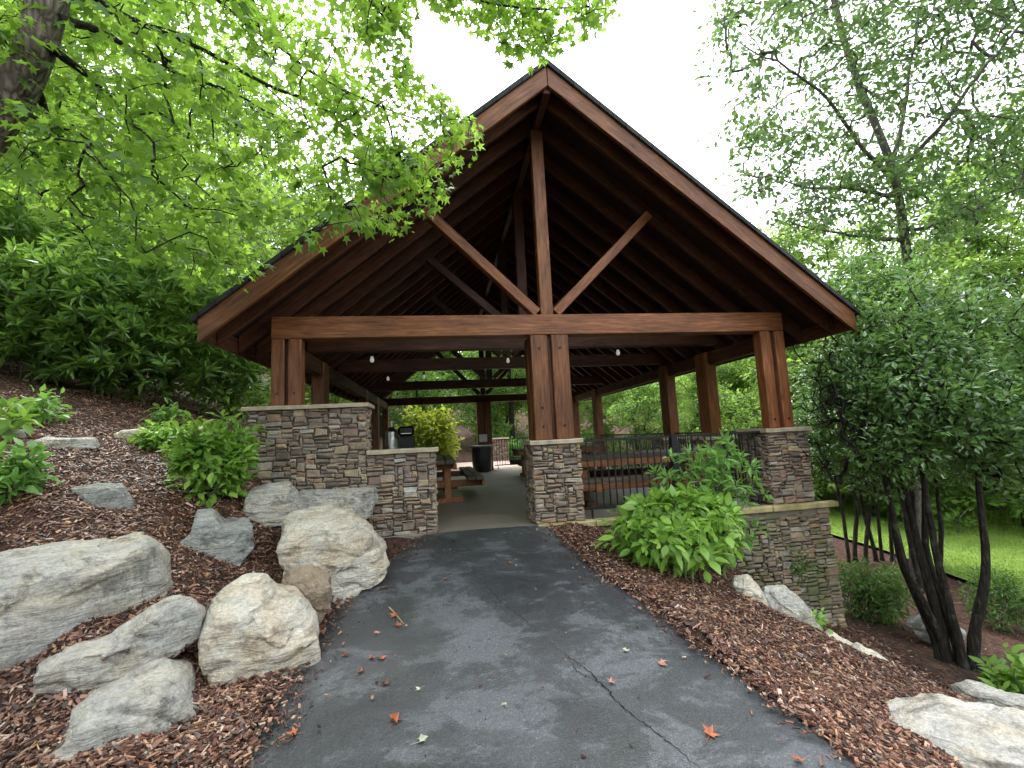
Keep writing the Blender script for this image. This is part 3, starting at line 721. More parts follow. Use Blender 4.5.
# smoker and dark cabinet behind the low wall
sp = at(392, 447, 10.2)
t = empty('smoker', (float(sp[0]), float(sp[1]), 0), 0, 'slim silver steel smoker standing behind the low stone wall', 'smoker')
lathe('drum', [(.12, .12), (.15, .14), (.155, .9), (.15, 1.2), (.13, 1.3)], STEEL, t); lathe('lid', [(.14, 1.301), (.13, 1.36), (.07, 1.45), (.03, 1.47)], STEEL, t); lathe('chimney', [(.03, 1.471), (.03, 1.56), (.05, 1.57), (.05, 1.6)], STEEL, t, 12)
for k_ in range(3): box('leg', (.1 * math.cos(k_ * 2.1) - .015, .1 * math.sin(k_ * 2.1) - .015, 0), (.1 * math.cos(k_ * 2.1) + .015, .1 * math.sin(k_ * 2.1) + .015, .119), IRON, t, .002)
sp = at(406, 447, 10.5)
t = empty('grill', (float(sp[0]), float(sp[1]), 0), R(4), 'black upright grill cabinet beside the silver smoker', 'grill')
box('cabinet', (-.17, -.2, .1), (.19, .2, 1.25), BLACKP, t, .015); box('lid', (-.17, -.2, 1.255), (.19, .2, 1.48), BLACKP, t, .05); box('handle', (-.1, -.24, 1.3), (.12, -.215, 1.325), STEEL, t, .004)
for a_ in (-.13, .15):
    for b_ in (-.15, .15): box('leg', (a_ - .02, b_ - .02, 0), (a_ + .02, b_ + .02, .099), IRON, t, .003)

# ceiling lamps
lampspots = [(372, 360, 2.0, 'white lamp bulb hanging at the left under the second beam'), (388, 379, 5.95, 'small white lamp bulb at the far left under the beams'), (424, 377, 5.95, 'small white lamp bulb between the far left one and the middle'),
             (508, 361, 3.6, 'small white lamp bulb just left of the centre posts'), (618, 353, 2.0, 'white lamp bulb right of the centre posts under the beams')]
for px, py, y, lab in lampspots:
    p = on_y(px, py, y); t = empty('lamp', tuple(p), 0, lab, 'lamp', 'lamps under the pavilion roof')
    lathe('bulb', [(.014, -.042), (.03, -.03), (.036, -.006), (.03, .03), (.02, .06)], WHITE, t, 14)
    lathe('socket', [(.03, .061), (.03, .12), (.012, .13), (.012, max(.2, 2.46 - p[2]))], BLACKP, t, 10)

# stone pier and fence beyond the patio
t = empty('garden_pier', (1.0, 17.0, 0), 0, 'short stone pier beyond the patio at the far fence', 'pier')
p = at(497, 460, 22.5); t.location = (float(p[0]), float(p[1]), -.05)
g = np.random.default_rng(31); ms = Masonry(); ms.box((-.6, -.4, 0), (.5, .4, 1.05), g, 'flr', .04, 1.4); ms.build('masonry', STONE, t)
box('mortar_core', (-.59, -.39, 0), (.49, .39, 1.04), MORTAR, t, 0); box('capstone', (-.68, -.48, 1.055), (.58, .48, 1.12), CAPST, t, .01)
q0 = p
r = railing((float(p[0]) + .6, float(p[1]), -.05), (float(p[0]) + 5.2, float(p[1]) + .1, -.05), 'thin black metal fence beyond the patio', (2.3,), .1, 1.1, .11); r.name = 'garden_fence'; r['category'] = 'fence'; del r['group']

# ------------------------------------------------------------------ boulders
def boulder(label, outline, d, T, mat, seed, ncut=15, group='boulders edging the path bank', strat=.02, tilt=0.12, name='boulder', pw=5., sc=1.05):
    O = np.array(outline, float); P3 = np.array([at(px, py, d) for px, py in O]); C = P3.mean(0)
    v = C - CAM; v[2] = 0; v /= np.linalg.norm(v); u = np.array([v[1], -v[0], 0.]); up = np.array([0, 0, 1.])
    # put outline on the vertical plane through C facing the camera
    pts = []
    for px, py in O:
        r = M3 @ np.array([(px - 512) / F, (py - 384) / F, 1.0]); tt = (C - CAM).dot(v) / r.dot(v); p = CAM + r * tt
        pts.append([(p - C).dot(u), p[2] - C[2]])
    pts = np.array(pts); pts -= pts.mean(0) * 0; pts *= sc; pc = np.r_[pts, pts[:1]]; dd = np.r_[0, np.cumsum(np.linalg.norm(np.diff(pc, axis=0), axis=1))]; NP = 140
    tt = np.linspace(0, dd[-1], NP, endpoint=False); out_ = np.stack([np.interp(tt, dd, pc[:, i]) for i in range(2)], 1)
    for _ in range(2): out_ = .25 * np.roll(out_, 1, 0) + .5 * out_ + .25 * np.roll(out_, -1, 0)
    NR = 60; ph = np.linspace(-np.pi / 2, np.pi / 2, NR); V = []
    for a_ in ph[1:-1]:
        wv = math.copysign(abs(math.sin(a_)) ** (2 / pw), math.sin(a_)); s_ = math.cos(a_) ** (2 / pw)
        for (x, z) in out_: V.append(u * x * s_ + up * (z * s_ + tilt * wv * T) + v * wv * T)
    V.append(-v * T - up * tilt * T); V.append(v * T + up * tilt * T); V = np.array(V)
    g = np.random.default_rng(seed)
    for _ in range(ncut):                               # planar breaks, mostly facing front, back or top
        n_ = -v * (.6 + abs(g.normal())) + u * g.normal() * .6 + up * (abs(g.normal()) * .8 - .1); n_ /= np.linalg.norm(n_)
        sup = (V @ n_); hmax = sup.max(); lim = hmax * (.76 + .2 * g.random()); ex = np.maximum(0, sup - lim); V = V - ex[:, None] * n_ * .93
    sz = np.linalg.norm(pts, axis=1).mean()
    sdir = Vector(_n(g.normal(size=3) * [.5, .5, .3] + [0, 0, 1]))
    o3 = Vector(g.random(3) * 50); nrm = V / (np.linalg.norm(V, axis=1)[:, None] + 1e-6)
    disp = np.empty(len(V))
    for i, q in enumerate(V):
        q = Vector(q); a1 = noise.fractal(Vector(q * (1.6 / sz * .5) + o3), 1., 2., 3); a2 = noise.ridged_multi_fractal(Vector(q * (1.1 / sz) + o3), .9, 2.1, 4, 1., 2.)
        a3 = noise.fractal(Vector(q * 9 + o3), .9, 2., 4); st = noise.noise(Vector((q.dot(sdir) * 14 + a1 * 1.2, o3[0], a1)))
        disp[i] = .035 * sz * a1 + .06 * sz * (a2 - 1.) + .016 * a3 + strat * st * .5
        tq = q.dot(sdir) * 2.6 / sz + .9 * a1; fq = tq - math.floor(tq); disp[i] -= .075 * sz * fq ** 4 * max(0., min(1., .5 + 2.2 * noise.noise(Vector(q * 1.3 / sz + o3 * 1.7))))
    V = V + nrm * disp[:, None]
    Fq = []
    for j in range(NR - 3):
        for i in range(NP): Fq.append((j * NP + i, (j + 1) * NP + i, (j + 1) * NP + (i + 1) % NP, j * NP + (i + 1) % NP))
    nb_ = (NR - 2) * NP
    for i in range(NP):
        Fq.append((i, (i + 1) % NP, nb_)); q = (NR - 3) * NP; Fq.append((q + (i + 1) % NP, q + i, nb_ + 1))
    me = pymesh(name, V, Fq, True); o = link(name, me, mat); o.location = C
    tag(o, label, 'boulder', group); return o
BL = [
 ('large grey boulder lying lowest in front at the left bottom corner', [(18, 785), (28, 755), (75, 712), (130, 680), (165, 672), (187, 682), (198, 702), (212, 720), (208, 738), (180, 760), (120, 796), (60, 806)], 2.35, .36, 0, 1, .03),
 ('flat slab boulder with bark chips on top between two bigger grey boulders', [(28, 690), (32, 672), (60, 655), (110, 640), (150, 612), (178, 597), (200, 598), (210, 612), (204, 632), (180, 648), (140, 662), (90, 684), (48, 704)], 2.62, .2, 0, 2, .02),
 ('longest boulder a pale grey slab running off the left edge', [(-90, 640), (-60, 575), (0, 560), (60, 551), (115, 547), (148, 537), (168, 553), (175, 578), (164, 598), (110, 605), (60, 628), (0, 655), (-60, 680)], 2.95, .42, 0, 3, .02),
 ('broad grey and tan boulder at the path edge in front of the brown one', [(200, 625), (205, 606), (216, 590), (236, 577), (252, 571), (266, 575), (282, 588), (302, 592), (318, 604), (316, 628), (304, 652), (286, 663), (258, 669), (234, 654), (212, 643)], 2.98, .34, 1, 4, .02),
 ('small rounded brown boulder tucked between two larger pale boulders at the path edge', [(284, 590), (292, 580), (312, 577), (327, 583), (328, 600), (318, 616), (300, 624), (286, 612)], 3.45, .2, 3, 5, .008),
 ('biggest white boulder at the path edge near the stone wall', [(281, 535), (284, 516), (300, 510), (330, 508), (352, 512), (372, 527), (388, 548), (384, 556), (362, 560), (340, 580), (318, 584), (300, 572), (288, 555)], 4.2, .45, 1, 6, .02),
 ('dark grey streaked boulder halfway up the bank left of the white one', [(165, 556), (172, 543), (192, 532), (197, 514), (212, 513), (226, 524), (248, 522), (252, 538), (240, 556), (215, 564), (190, 566)], 3.95, .3, 2, 7, .03),
 ('pale angular boulder beside the green bush in front of the wall', [(244, 512), (250, 492), (270, 486), (288, 484), (300, 495), (308, 510), (290, 520), (265, 522)], 4.9, .28, 0, 8, .01),
 ('wide flat grey boulder leaning on the foot of the stepped stone wall', [(296, 505), (302, 492), (330, 490), (374, 489), (376, 500), (370, 514), (350, 520), (310, 524)], 5.35, .2, 0, 9, .01),
 ('small grey boulder alone on the mulch high up the left bank', [(72, 490), (90, 486), (122, 485), (132, 500), (134, 514), (118, 518), (92, 506)], 3.9, .2, 2, 10, .01),
 ('small stone at the left edge in the row on top of the bank', [(2, 432), (12, 427), (24, 430), (28, 440), (14, 446), (2, 444)], 4.75, .14, 2, 11, .005),
 ('long thin pale stone in the row on top of the bank', [(28, 441), (45, 436), (58, 438), (95, 437), (98, 445), (60, 448), (32, 449)], 4.75, .14, 0, 12, .005),
 ('small pale stone at the right end of the row on top of the bank', [(112, 436), (122, 430), (138, 429), (148, 436), (140, 442), (118, 442)], 5.7, .14, 1, 13, .005),
 ('flat pale blue grey boulder at the bottom right corner', [(872, 742), (886, 722), (915, 717), (945, 722), (980, 732), (1040, 740), (1110, 760), (1090, 810), (980, 815), (890, 790)], 2.4, .32, 0, 14, .02),
 ('pale pointed rock under the right bush beside the retaining wall', [(728, 600), (734, 582), (748, 580), (760, 592), (768, 606), (752, 612)], 4.4, .2, 1, 15, .01),
 ('grey sloping rock at the foot of the retaining wall', [(758, 606), (766, 590), (785, 592), (804, 606), (818, 624), (800, 634), (775, 625)], 4.4, .2, 0, 16, .01),
 ('low pale stone edging the right mulch bed nearest the wall', [(820, 634), (826, 625), (842, 632), (856, 641), (850, 652), (832, 648)], 4.05, .13, 1, 17, .005),
 ('low tan stone in the middle of the right mulch bed edging', [(846, 646), (856, 638), (878, 649), (896, 662), (890, 674), (866, 664)], 3.85, .13, 1, 18, .005),
 ('low grey stone edging the right mulch bed opposite the dark tree', [(884, 664), (896, 660), (914, 672), (926, 688), (916, 696), (896, 684)], 3.6, .13, 0, 19, .005),
 ('long low stone at the right edge of the mulch bed', [(952, 690), (970, 684), (1010, 696), (1060, 710), (1060, 725), (1000, 712), (960, 702)], 3.7, .12, 0, 20, .005),
 ('flat weathered stone lying on the shaded bank below the retaining wall', [(908, 622), (922, 614), (945, 624), (966, 634), (950, 642), (922, 634)], 6.2, .2, 2, 21, .005),
]
ONROCK = []
for bi, (lab, outl, d, T, mi, sd_, st_) in enumerate(BL):
    o = boulder(lab, outl, d, T, ROCK[mi], sd_, strat=st_, sc=(1.12, .96, 1.02, .98, 1.15, 1.02)[bi] if bi < 6 else 1.05, tilt=(.1, .03, .12, .26, .15, .26)[bi] if bi < 6 else .12)
    o.location.z += (-.05, -.01, -.02, -.10, .02, -.09)[bi] if bi < 6 else -.01
    if 16 <= bi <= 18: o.location.z -= .075
    m_ = o.data; nv_ = len(m_.vertices)
    cc = np.empty(nv_ * 3, np.float32); m_.vertices.foreach_get('co', cc); nn = np.empty(nv_ * 3, np.float32); m_.vertices.foreach_get('normal', nn)
    cc = cc.reshape(-1, 3) + np.array(o.location); nn = nn.reshape(-1, 3); ms_ = np.array([noise.noise(Vector(q * 3.2)) for q in cc])
    ok = (nn[:, 2] > (.45 if bi == 1 else .62)) & (ms_ > (-.05 if bi == 1 else .22)); q_ = cc[ok]; k_ = min(len(q_), 330 if bi == 1 else 14)
    if k_: ONROCK.append(q_[np.random.default_rng(bi).choice(len(q_), k_, replace=False)])

# ------------------------------------------------------------------ mulch
def chips(xy, zf, name, g, smin=.018, smax=.085, lift=.016):
    N = len(xy); x, y = xy[:, 0], xy[:, 1]; z = zf(x, y); e = .05
    gxn = (zf(x + e, y) - zf(x - e, y)) / (2 * e); gyn = (zf(x, y + e) - zf(x, y - e)) / (2 * e)
    nrm = np.stack([-gxn, -gyn, np.ones(N)], 1) + g.normal(size=(N, 3)) * .28; nrm /= np.linalg.norm(nrm, axis=1)[:, None]
    a = g.random(N) * 2 * np.pi; t = np.stack([np.cos(a), np.sin(a), np.zeros(N)], 1); t -= (t * nrm).sum(1)[:, None] * nrm; t /= np.linalg.norm(t, axis=1)[:, None]
    b = np.cross(nrm, t); L = smin + (smax - smin) * g.random(N) ** 2.2; W = np.minimum(L * .7, .006 + .016 * g.random(N) ** 1.5); H = .003 + .005 * g.random(N)
    c = np.stack([x, y, z + lift * g.random(N) ** 1.5 + .002], 1); vs = []
    k = g.random((N, 4)) * .5 + .5
    for i, (sx, sy, sz) in enumerate([(-1, -1, -1), (1, -1, -1), (1, 1, -1), (-1, 1, -1), (-1, -1, 1), (1, -1, 1), (1, 1, 1), (-1, 1, 1)]):
        vs.append(c + t * (sx * L / 2 * k[:, i % 4])[:, None] + b * (sy * W / 2 * k[:, (i + 1) % 4])[:, None] + nrm * (sz * H / 2)[:, None])
    V = np.stack(vs, 1).reshape(-1, 3)
    f = np.array([(4, 5, 6, 7), (0, 1, 5, 4), (1, 2, 6, 5), (2, 3, 7, 6), (3, 0, 4, 7)]); Fq = (np.arange(N)[:, None, None] * 8 + f[None]).reshape(-1, 4)
    return V, Fq
g = np.random.default_rng(77)
def sample_bed(n_, x0, x1, y0, y1, dmin=1.2, p=1.0):
    x = x0 + (x1 - x0) * g.random(n_); y = y0 + (y1 - y0) * g.random(n_); d = np.hypot(x - CAM[0], y - CAM[1])
    keep = g.random(n_) < np.clip((2.9 / d), 0, 1) ** 1.5
    l, r_ = path_left(y), path_right(y)
    edge = .05 * np.abs(g.normal(size=n_)) ** 1.3
    ok = ((x < l + edge - .0) | (x > r_ - edge)) & ~((x > -3.45) & (x < 4.25) & (y > -.05)) & keep
    pr = proj(np.stack([x, y, ground_z(x, y)], 1)); ok &= (pr[:, 2] > .3) & (pr[:, 0] > -180) & (pr[:, 0] < 1200) & (pr[:, 1] < 900)
    return np.stack([x, y], 1)[ok]
def zmix(x, y):
    z = ground_z(x, y); l, r_ = path_left(y), path_right(y); inside = (x > l) & (x < r_)
    return np.where(inside, path_z(y) + .012, z)
A_ = np.concatenate([sample_bed(210000, -7, -1.9, -5.2, 3.0), sample_bed(60000, -11, -3.5, -1, 7.0), sample_bed(150000, .15, 4.5, -5.0, -.02), sample_bed(30000, 3., 9.3, -4.0, 5.0)])
VF = [chips(A_, zmix, 'm', g)]
# chips fallen on the asphalt along its edges and a thin scatter on the slab boulder
n_ = 900; y = -4.6 + 4.4 * g.random(n_); sdl = g.random(n_) < .6
x = np.where(sdl, path_left(y) + np.abs(g.normal(size=n_)) * .12, path_right(y) - np.abs(g.normal(size=n_)) * .09)
VF.append(chips(np.stack([x, y], 1), lambda x, y: path_z(y) + .02, 'm', g, .012, .05, .004))
n_ = 260; y = -4.6 + 4.3 * g.random(n_); x = path_left(y) + (path_right(y) - path_left(y)) * g.random(n_) ** 1.6; VF.append(chips(np.stack([x, y], 1), lambda x, y: path_z(y) + .026, 'm', g, .006, .028, .002))
ONROCK = np.concatenate(ONROCK); VF.append(chips(ONROCK[:, :2], lambda x, y: ONROCK[:, 2] + .004, 'm', g, .02, .07, .008))
offs = 0; Vs, Fs = [], []
for V_, F_ in VF: Vs.append(V_); Fs.append(F_ + offs); offs += len(V_)
mo = link('mulch', npmesh('mulch', np.concatenate(Vs), np.concatenate(Fs)), CHIP); tag(mo, 'reddish brown shredded bark mulch covering the beds', 'mulch', kind='stuff')

# ------------------------------------------------------------------ foliage engine
T_DIAMOND = (np.array([(0, 0, 0), (.42, .26, .07), (1, 0, -.06), (.42, -.26, .07)]), np.array([(0, 2, 1), (0, 3, 2)]))
T_NARROW = (np.array([(0, 0, 0), (.45, .15, .05), (1, 0, -.1), (.45, -.15, .05)]), np.array([(0, 2, 1), (0, 3, 2)]))
_o = [(0, 0, 0), (.22, .19, .05), (.52, .25, .05), (.8, .13, -.02), (1.02, 0, -.14), (.8, -.13, -.02), (.52, -.25, .05), (.22, -.19, .05), (.3, 0, 0), (.62, 0, -.015)]
T_OVAL = (np.array(_o), np.array([(0, 8, 1), (1, 8, 9), (1, 9, 2), (2, 9, 3), (3, 9, 4), (0, 7, 8), (7, 9, 8), (7, 6, 9), (6, 5, 9), (5, 4, 9)]))
def star():
    pts = [(0, 0)]; lobes = [(-128, .55), (-62, .86), (0, 1.0), (62, .86), (128, .55)]; b = []
    for i, (a_, r_) in enumerate(lobes):
        b.append((r_ * math.cos(R(a_)), r_ * math.sin(R(a_))))
        if i < 4:
            am = (a_ + lobes[i + 1][0]) / 2; b.append((.36 * math.cos(R(am)), .36 * math.sin(R(am))))
    b.append((-.22, 0)); v = [(0, 0, .03)] + [(x, y, -.16 * (x * x + y * y)) for x, y in b]; n_ = len(b)
    v = np.array(v); v[:, 0] += .22; v *= .62
    return v, np.array([(0, 1 + i, 1 + (i + 1) % n_) for i in range(n_)])
T_STAR = star()
def leaf_mesh(name, pos, dr, up, size, tmpl, g):
    tv, tf = tmpl; N = len(pos)
    dr = dr / (np.linalg.norm(dr, axis=1)[:, None] + 1e-9); up = up - (up * dr).sum(1)[:, None] * dr; up /= np.linalg.norm(up, axis=1)[:, None] + 1e-9
    sd_ = np.cross(up, dr); wob = .75 + .5 * g.random((N, 1))
    V = pos[:, None, :] + size[:, None, None] * (tv[None, :, 0:1] * dr[:, None] + (tv[None, :, 1:2] * wob[:, None]) * sd_[:, None] + tv[None, :, 2:3] * (.2 + 1.9 * g.random((N, 1, 1))) * up[:, None])
    Fq = np.arange(N)[:, None, None] * len(tv) + tf[None]
    return npmesh(name, V.reshape(-1, 3), Fq.reshape(-1, 3), len(tv) > 8)
def grow(tips, trunk, trunk_r, g, step=.35, bend=.12, rt=.006, pw=.46, up_bias=.25):
    nodes = [np.array(p, float) for p in trunk]; par = [-1] + list(range(len(trunk) - 1)); NB = len(trunk)
    arr = np.array(nodes); tips = tips[np.argsort(np.min(np.linalg.norm(tips[:, None] - arr[None], axis=2), axis=1))]
    buf = np.zeros((len(tips) * 14 + len(trunk) + 10, 3)); buf[:NB] = arr; n = NB; parents = np.full(len(buf), -1); parents[:NB] = par; tipidx = []; isT = np.zeros(len(buf), bool); isT[:NB] = True
    for t in tips:
        d = np.linalg.norm(buf[:n] - t, axis=1) + up_bias * np.maximum(0, buf[:n, 2] - t[2] + .1)
        a = int(np.argmin(d)); L = np.linalg.norm(t - buf[a]); k = int(np.clip(math.ceil(L / step), 1, 12)); p0 = buf[a].copy(); off = g.normal(size=3) * bend * L; prev = a
        if n + k >= len(buf): break
        for i in range(1, k + 1):
            s_ = i / k; q = p0 + (t - p0) * s_ + off * math.sin(s_ * math.pi) * .6 + np.array([0, 0, .10 * L * math.sin(s_ * math.pi)])
            buf[n] = q; parents[n] = prev; prev = n; n += 1
        tipidx.append(prev)
    cnt = np.zeros(n); cnt[tipidx] += 1
    for i in range(n - 1, 0, -1):
        if parents[i] >= 0: cnt[parents[i]] += cnt[i]
    rad = rt * np.maximum(cnt, 1) ** pw
    rad[:NB] = trunk_r
    for i in range(NB, n):
        rad[i] = min(rad[i], rad[parents[i]] * .95)
    return buf[:n], parents[:n], rad, np.array(tipidx)
def branch_mesh(name, nodes, par, rad, first, sides=5):
    n = len(nodes); d = nodes - nodes[np.maximum(par, 0)]; d[0] = d[1] if n > 1 else (0, 0, 1)
    d /= np.linalg.norm(d, axis=1)[:, None] + 1e-9
    ref = np.tile(np.array([.62, .35, .15]), (n, 1)); alt = np.abs((d * _n([.62, .35, .15])).sum(1)) > .9; ref[alt] = (.1, -.2, 1)
    b = np.cross(d, ref); b /= np.linalg.norm(b, axis=1)[:, None] + 1e-9; c = np.cross(d, b); a = np.linspace(0, 2 * np.pi, sides, endpoint=False)
    ring = nodes[:, None] + rad[:, None, None] * (np.cos(a)[None, :, None] * b[:, None] + np.sin(a)[None, :, None] * c[:, None])
    # each child also gets a start ring at its parent, using its own frame
    ch = np.arange(first, n); pr = par[ch]; r0 = np.minimum(rad[pr], rad[ch] * 1.35)
    ring0 = nodes[pr][:, None] + r0[:, None, None] * (np.cos(a)[None, :, None] * b[ch][:, None] + np.sin(a)[None, :, None] * c[ch][:, None])
    V = np.concatenate([ring.reshape(-1, 3), ring0.reshape(-1, 3)]); q = []
    base0 = n * sides + np.arange(len(ch)) * sides; base1 = ch * sides
    for k in range(sides):
        k2 = (k + 1) % sides; q.append(np.stack([base0 + k, base0 + k2, base1 + k2, base1 + k], 1))
    return npmesh(name, V, np.concatenate(q), True)
def spray_leaves(nodes, par, tipidx, per, spread, flat, lsize, g, droop=.25, jit=.45, along=1, updir=(0, 0, 1), whorl=False):
    idx = np.repeat(tipidx, per); N = len(idx); tip = nodes[idx]; d = tip - nodes[par[idx]]; d /= np.linalg.norm(d, axis=1)[:, None] + 1e-9
    off = g.normal(size=(N, 3)) * [1, 1, flat] * spread * .55
    back = g.random(N) * along
    pos = tip - d * (back * spread * 1.2)[:, None] + off * .6
    if whorl:
        pos = tip + off * .12
        dr = off / (np.linalg.norm(off, axis=1)[:, None] + 1e-9) + d * .25
    else:
        dr = off / (np.linalg.norm(off, axis=1)[:, None] + 1e-9) + d * .7
    dr[:, 2] -= droop; up = np.array(updir, float)[None] + g.normal(size=(N, 3)) * jit
    return pos, dr, up, lsize * (.6 + .7 * g.random(N))
def ell(n_, c, r, g, shell=.0):
    v = g.normal(size=(n_, 3)); v /= np.linalg.norm(v, axis=1)[:, None]; rr = (shell + (1 - shell) * g.random(n_)) ** (1 / 3 if shell == 0 else .6)
    return np.array(c) + v * rr[:, None] * np.array(r)

def plant(name, loc, label, cat, trunk, trunk_r, tips, per, spread, flat, lsize, tmpl, lmat, bmat, seed, group=None, rt=.004, step=.3, parts=('trunk', 'crown'), clipf=None, **kw):
    """a tree or shrub built in local coordinates about loc"""
    g = np.random.default_rng(seed); nodes, par, rad, ti = grow(np.asarray(tips), trunk, trunk_r, g, step, rt=rt)
    t = empty(name, loc, 0, label, cat, group)
    link(parts[0], branch_mesh(parts[0], nodes, par, rad, 1, 6), bmat, t)
    pos, dr, up, sz = spray_leaves(nodes, par, ti, per, spread, flat, lsize, g, **kw)
    if clipf is not None:
        ok = clipf(pos + np.array(loc)); pos, dr, up, sz = pos[ok], dr[ok], up[ok], sz[ok]
    link(parts[1], leaf_mesh(parts[1], pos, dr, up, sz, tmpl, g), lmat, t)
    return t
def blob_tips(g, blobs, n_):
    w_ = np.array([b[1][0] * b[1][1] * b[1][2] for b in blobs]) ** .7; w_ = (w_ / w_.sum() * n_).astype(int)
    return np.concatenate([ell(max(3, k_), b[0], b[1], g, .35) for b, k_ in zip(blobs, w_)])
def in_poly(px, py, poly):
    poly = np.array(poly, float); c = np.zeros(len(px), bool); j = len(poly) - 1
    for i in range(len(poly)):
        xi, yi = poly[i]; xj, yj = poly[j]
        c ^= ((yi > py) != (yj > py)) & (px < (xj - xi) * (py - yi) / (yj - yi + 1e-9) + xi); j = i
    return c
def off_building(pos, m=.15):
    x, y, z = pos[:, 0], pos[:, 1], pos[:, 2]
    inside = (x > CX - HW - m) & (x < CX + HW + m) & (y > -.75 - m) & (y < 11.3 + m) & (z < 5.95 - .815 * np.abs(x - CX) + m) & (z > -.2)
    return ~inside

# ---- the overhanging star-leaved tree at upper left
g = np.random.default_rng(5)
tr = [(-5.15, -2.3, gz(-5.15, -2.3) - .1), (-4.95, -2.35, 1.6), (-4.62, -2.45, 2.6), tuple(at(-4, 124, 3.2)), tuple(at(30, 72, 3.2)), tuple(at(52, 0, 3.2)), tuple(at(66, -110, 3.3)), tuple(at(95, -300, 3.6)), tuple(at(120, -520, 4.0))]
trp = smooth_path(tr, 40); trr = np.interp(np.linspace(0, 1, 40), [0, .1, .45, .6, 1], [.17, .125, .105, .095, .035])
limbs = [[(62, 20, 3.22), (117, 37, 3.45), (156, 59, 3.65), (187, 72, 3.8), (234, 84, 4.1), (300, 120, 4.5)],
         [(60, -40, 3.25), (98, 0, 3.4), (148, 21, 3.6), (203, 43, 3.9), (273, 82, 4.2), (312, 96, 4.35), (352, 129, 4.5), (400, 168, 4.6), (440, 188, 4.65)],
         [(56, 52, 3.2), (82, 70, 3.4), (102, 84, 3.6), (125, 113, 3.9), (148, 148, 4.2), (165, 200, 4.6)],
         [(85, -220, 3.4), (150, -60, 3.5), (215, 0, 3.7), (270, 43, 4.0), (312, 74, 4.2), (380, 108, 4.4), (432, 128, 4.5)],
         [(100, -330, 3.6), (220, -180, 3.6), (330, -60, 3.7), (400, -14, 3.8), (470, 4, 3.9), (540, 14, 3.95), (592, 12, 4.0)],
         [(70, -120, 3.3), (-40, -60, 3.9), (-90, 20, 4.5), (-60, 120, 5.2)],
         [(30, 72, 3.2), (60, 150, 4.1), (70, 210, 5.2), (95, 250, 6.2)]]
base = np.array([-5.15, -2.3, 0.])
nodesT = [np.array(p) for p in trp]; mt = empty('star_leaf_tree', tuple(trp[0]), 0, 'star leaved tree with a leaning rough trunk overhanging from the upper left', 'tree')
L0 = trp[0]
Vt, Ft = sweep(trp - L0, trr, 14, .06, 3); tk = link('trunk', npmesh('trunk', Vt, Ft, True), BARK_M, mt)
skel = list(trp); skel_par = [-1] + list(range(len(trp) - 1)); skel_r = list(trr)
for lb in limbs:
    Q_ = smooth_path([at(*p) for p in lb], 26); rr = np.interp(np.linspace(0, 1, 26), [0, .2, 1], [.034, .02, .006]); a = int(np.argmin(np.linalg.norm(trp - Q_[0], axis=1)))
    Q_ = Q_ + np.cumsum(g.normal(size=Q_.shape) * .008, 0)
    for i, q in enumerate(Q_): skel.append(q); skel_par.append(a if i == 0 else len(skel) - 2); skel_r.append(rr[i])
MP = [(-320, -420), (430, -420), (560, -60), (612, 5), (606, 26), (560, 34), (522, 60), (498, 62), (480, 34), (440, 10), (398, 8), (402, 60), (452, 96), (488, 140), (478, 158), (446, 160), (430, 200), (400, 226), (374, 234), (350, 218), (322, 238), (262, 262), (244, 285), (205, 292), (170, 262), (130, 262), (100, 225), (60, 215), (20, 205), (-60, 205), (-320, 220)]
nT = 5600; u = g.uniform(-320, 620, nT); v = g.uniform(-420, 310, nT); ok = in_poly(u, v, MP)
dd = 2.9 + 3.6 * g.random(nT); dd = np.where(u > 380, 3.6 + 1.0 * g.random(nT), dd); dd = np.where(v < -60, np.minimum(dd, 4.6), dd)
hole = (np.hypot(u - 225, v - 55) < 16) | (np.hypot(u - 265, v - 105) < 16) | (np.hypot(u - 325, v - 52) < 14)
ok &= ((u > -10) & (v > -20) | (g.random(nT) < .4)); ok &= ~hole & (g.random(nT) < np.where((u > 395) & (v > 40), .8, 1.))
tipsM = np.array([at(a_, b_, c_) for a_, b_, c_ in zip(u[ok], v[ok], dd[ok])])
ok = off_building(tipsM, .35) & (tipsM[:, 2] > ground_z(tipsM[:, 0], tipsM[:, 1]) + 1.4); tipsM = tipsM[ok]
skel = np.array(skel); NB = len(skel)
arr = skel; order = np.argsort(np.min(np.linalg.norm(tipsM[:, None] - arr[None, 24:], axis=2), axis=1)); tipsM = tipsM[order]
buf = np.zeros((len(tipsM) * 10 + NB, 3)); buf[:NB] = skel; parb = np.full(len(buf), -1); parb[:NB] = skel_par; n = NB; tipi = []
for t_ in tipsM:
    d_ = np.linalg.norm(buf[22:n] - t_, axis=1); a = 22 + int(np.argmin(d_)); L_ = np.linalg.norm(t_ - buf[a]); k = int(np.clip(math.ceil(L_ / .16), 1, 9)); p0 = buf[a].copy(); o_ = g.normal(size=3) * .05 * L_; prev = a
    for i in range(1, k + 1):
        s_ = i / k; buf[n] = p0 + (t_ - p0) * s_ + o_ * math.sin(s_ * 3.14) + np.array([0, 0, .05 * L_ * math.sin(s_ * 3.14)]); parb[n] = prev; prev = n; n += 1
    tipi.append(prev)
buf = buf[:n]; parb = parb[:n]; cnt = np.zeros(n); cnt[tipi] += 1
for i in range(n - 1, NB - 1, -1): cnt[parb[i]] += cnt[i]
rad = np.r_[np.array(skel_r), np.minimum(.0019 * np.maximum(cnt[NB:], 1) ** .5, .010)]
b_ = link('branches', branch_mesh('branches', buf - L0, parb, rad, len(trp), 5), BARK_D, mt)
pos, dr, up, sz = spray_leaves(buf, parb, np.array(tipi), 13, .27, .4, .098, g, droop=.35, jit=.42)
ok = off_building(pos, .06); pos, dr, up, sz = pos[ok], dr[ok], up[ok], sz[ok]
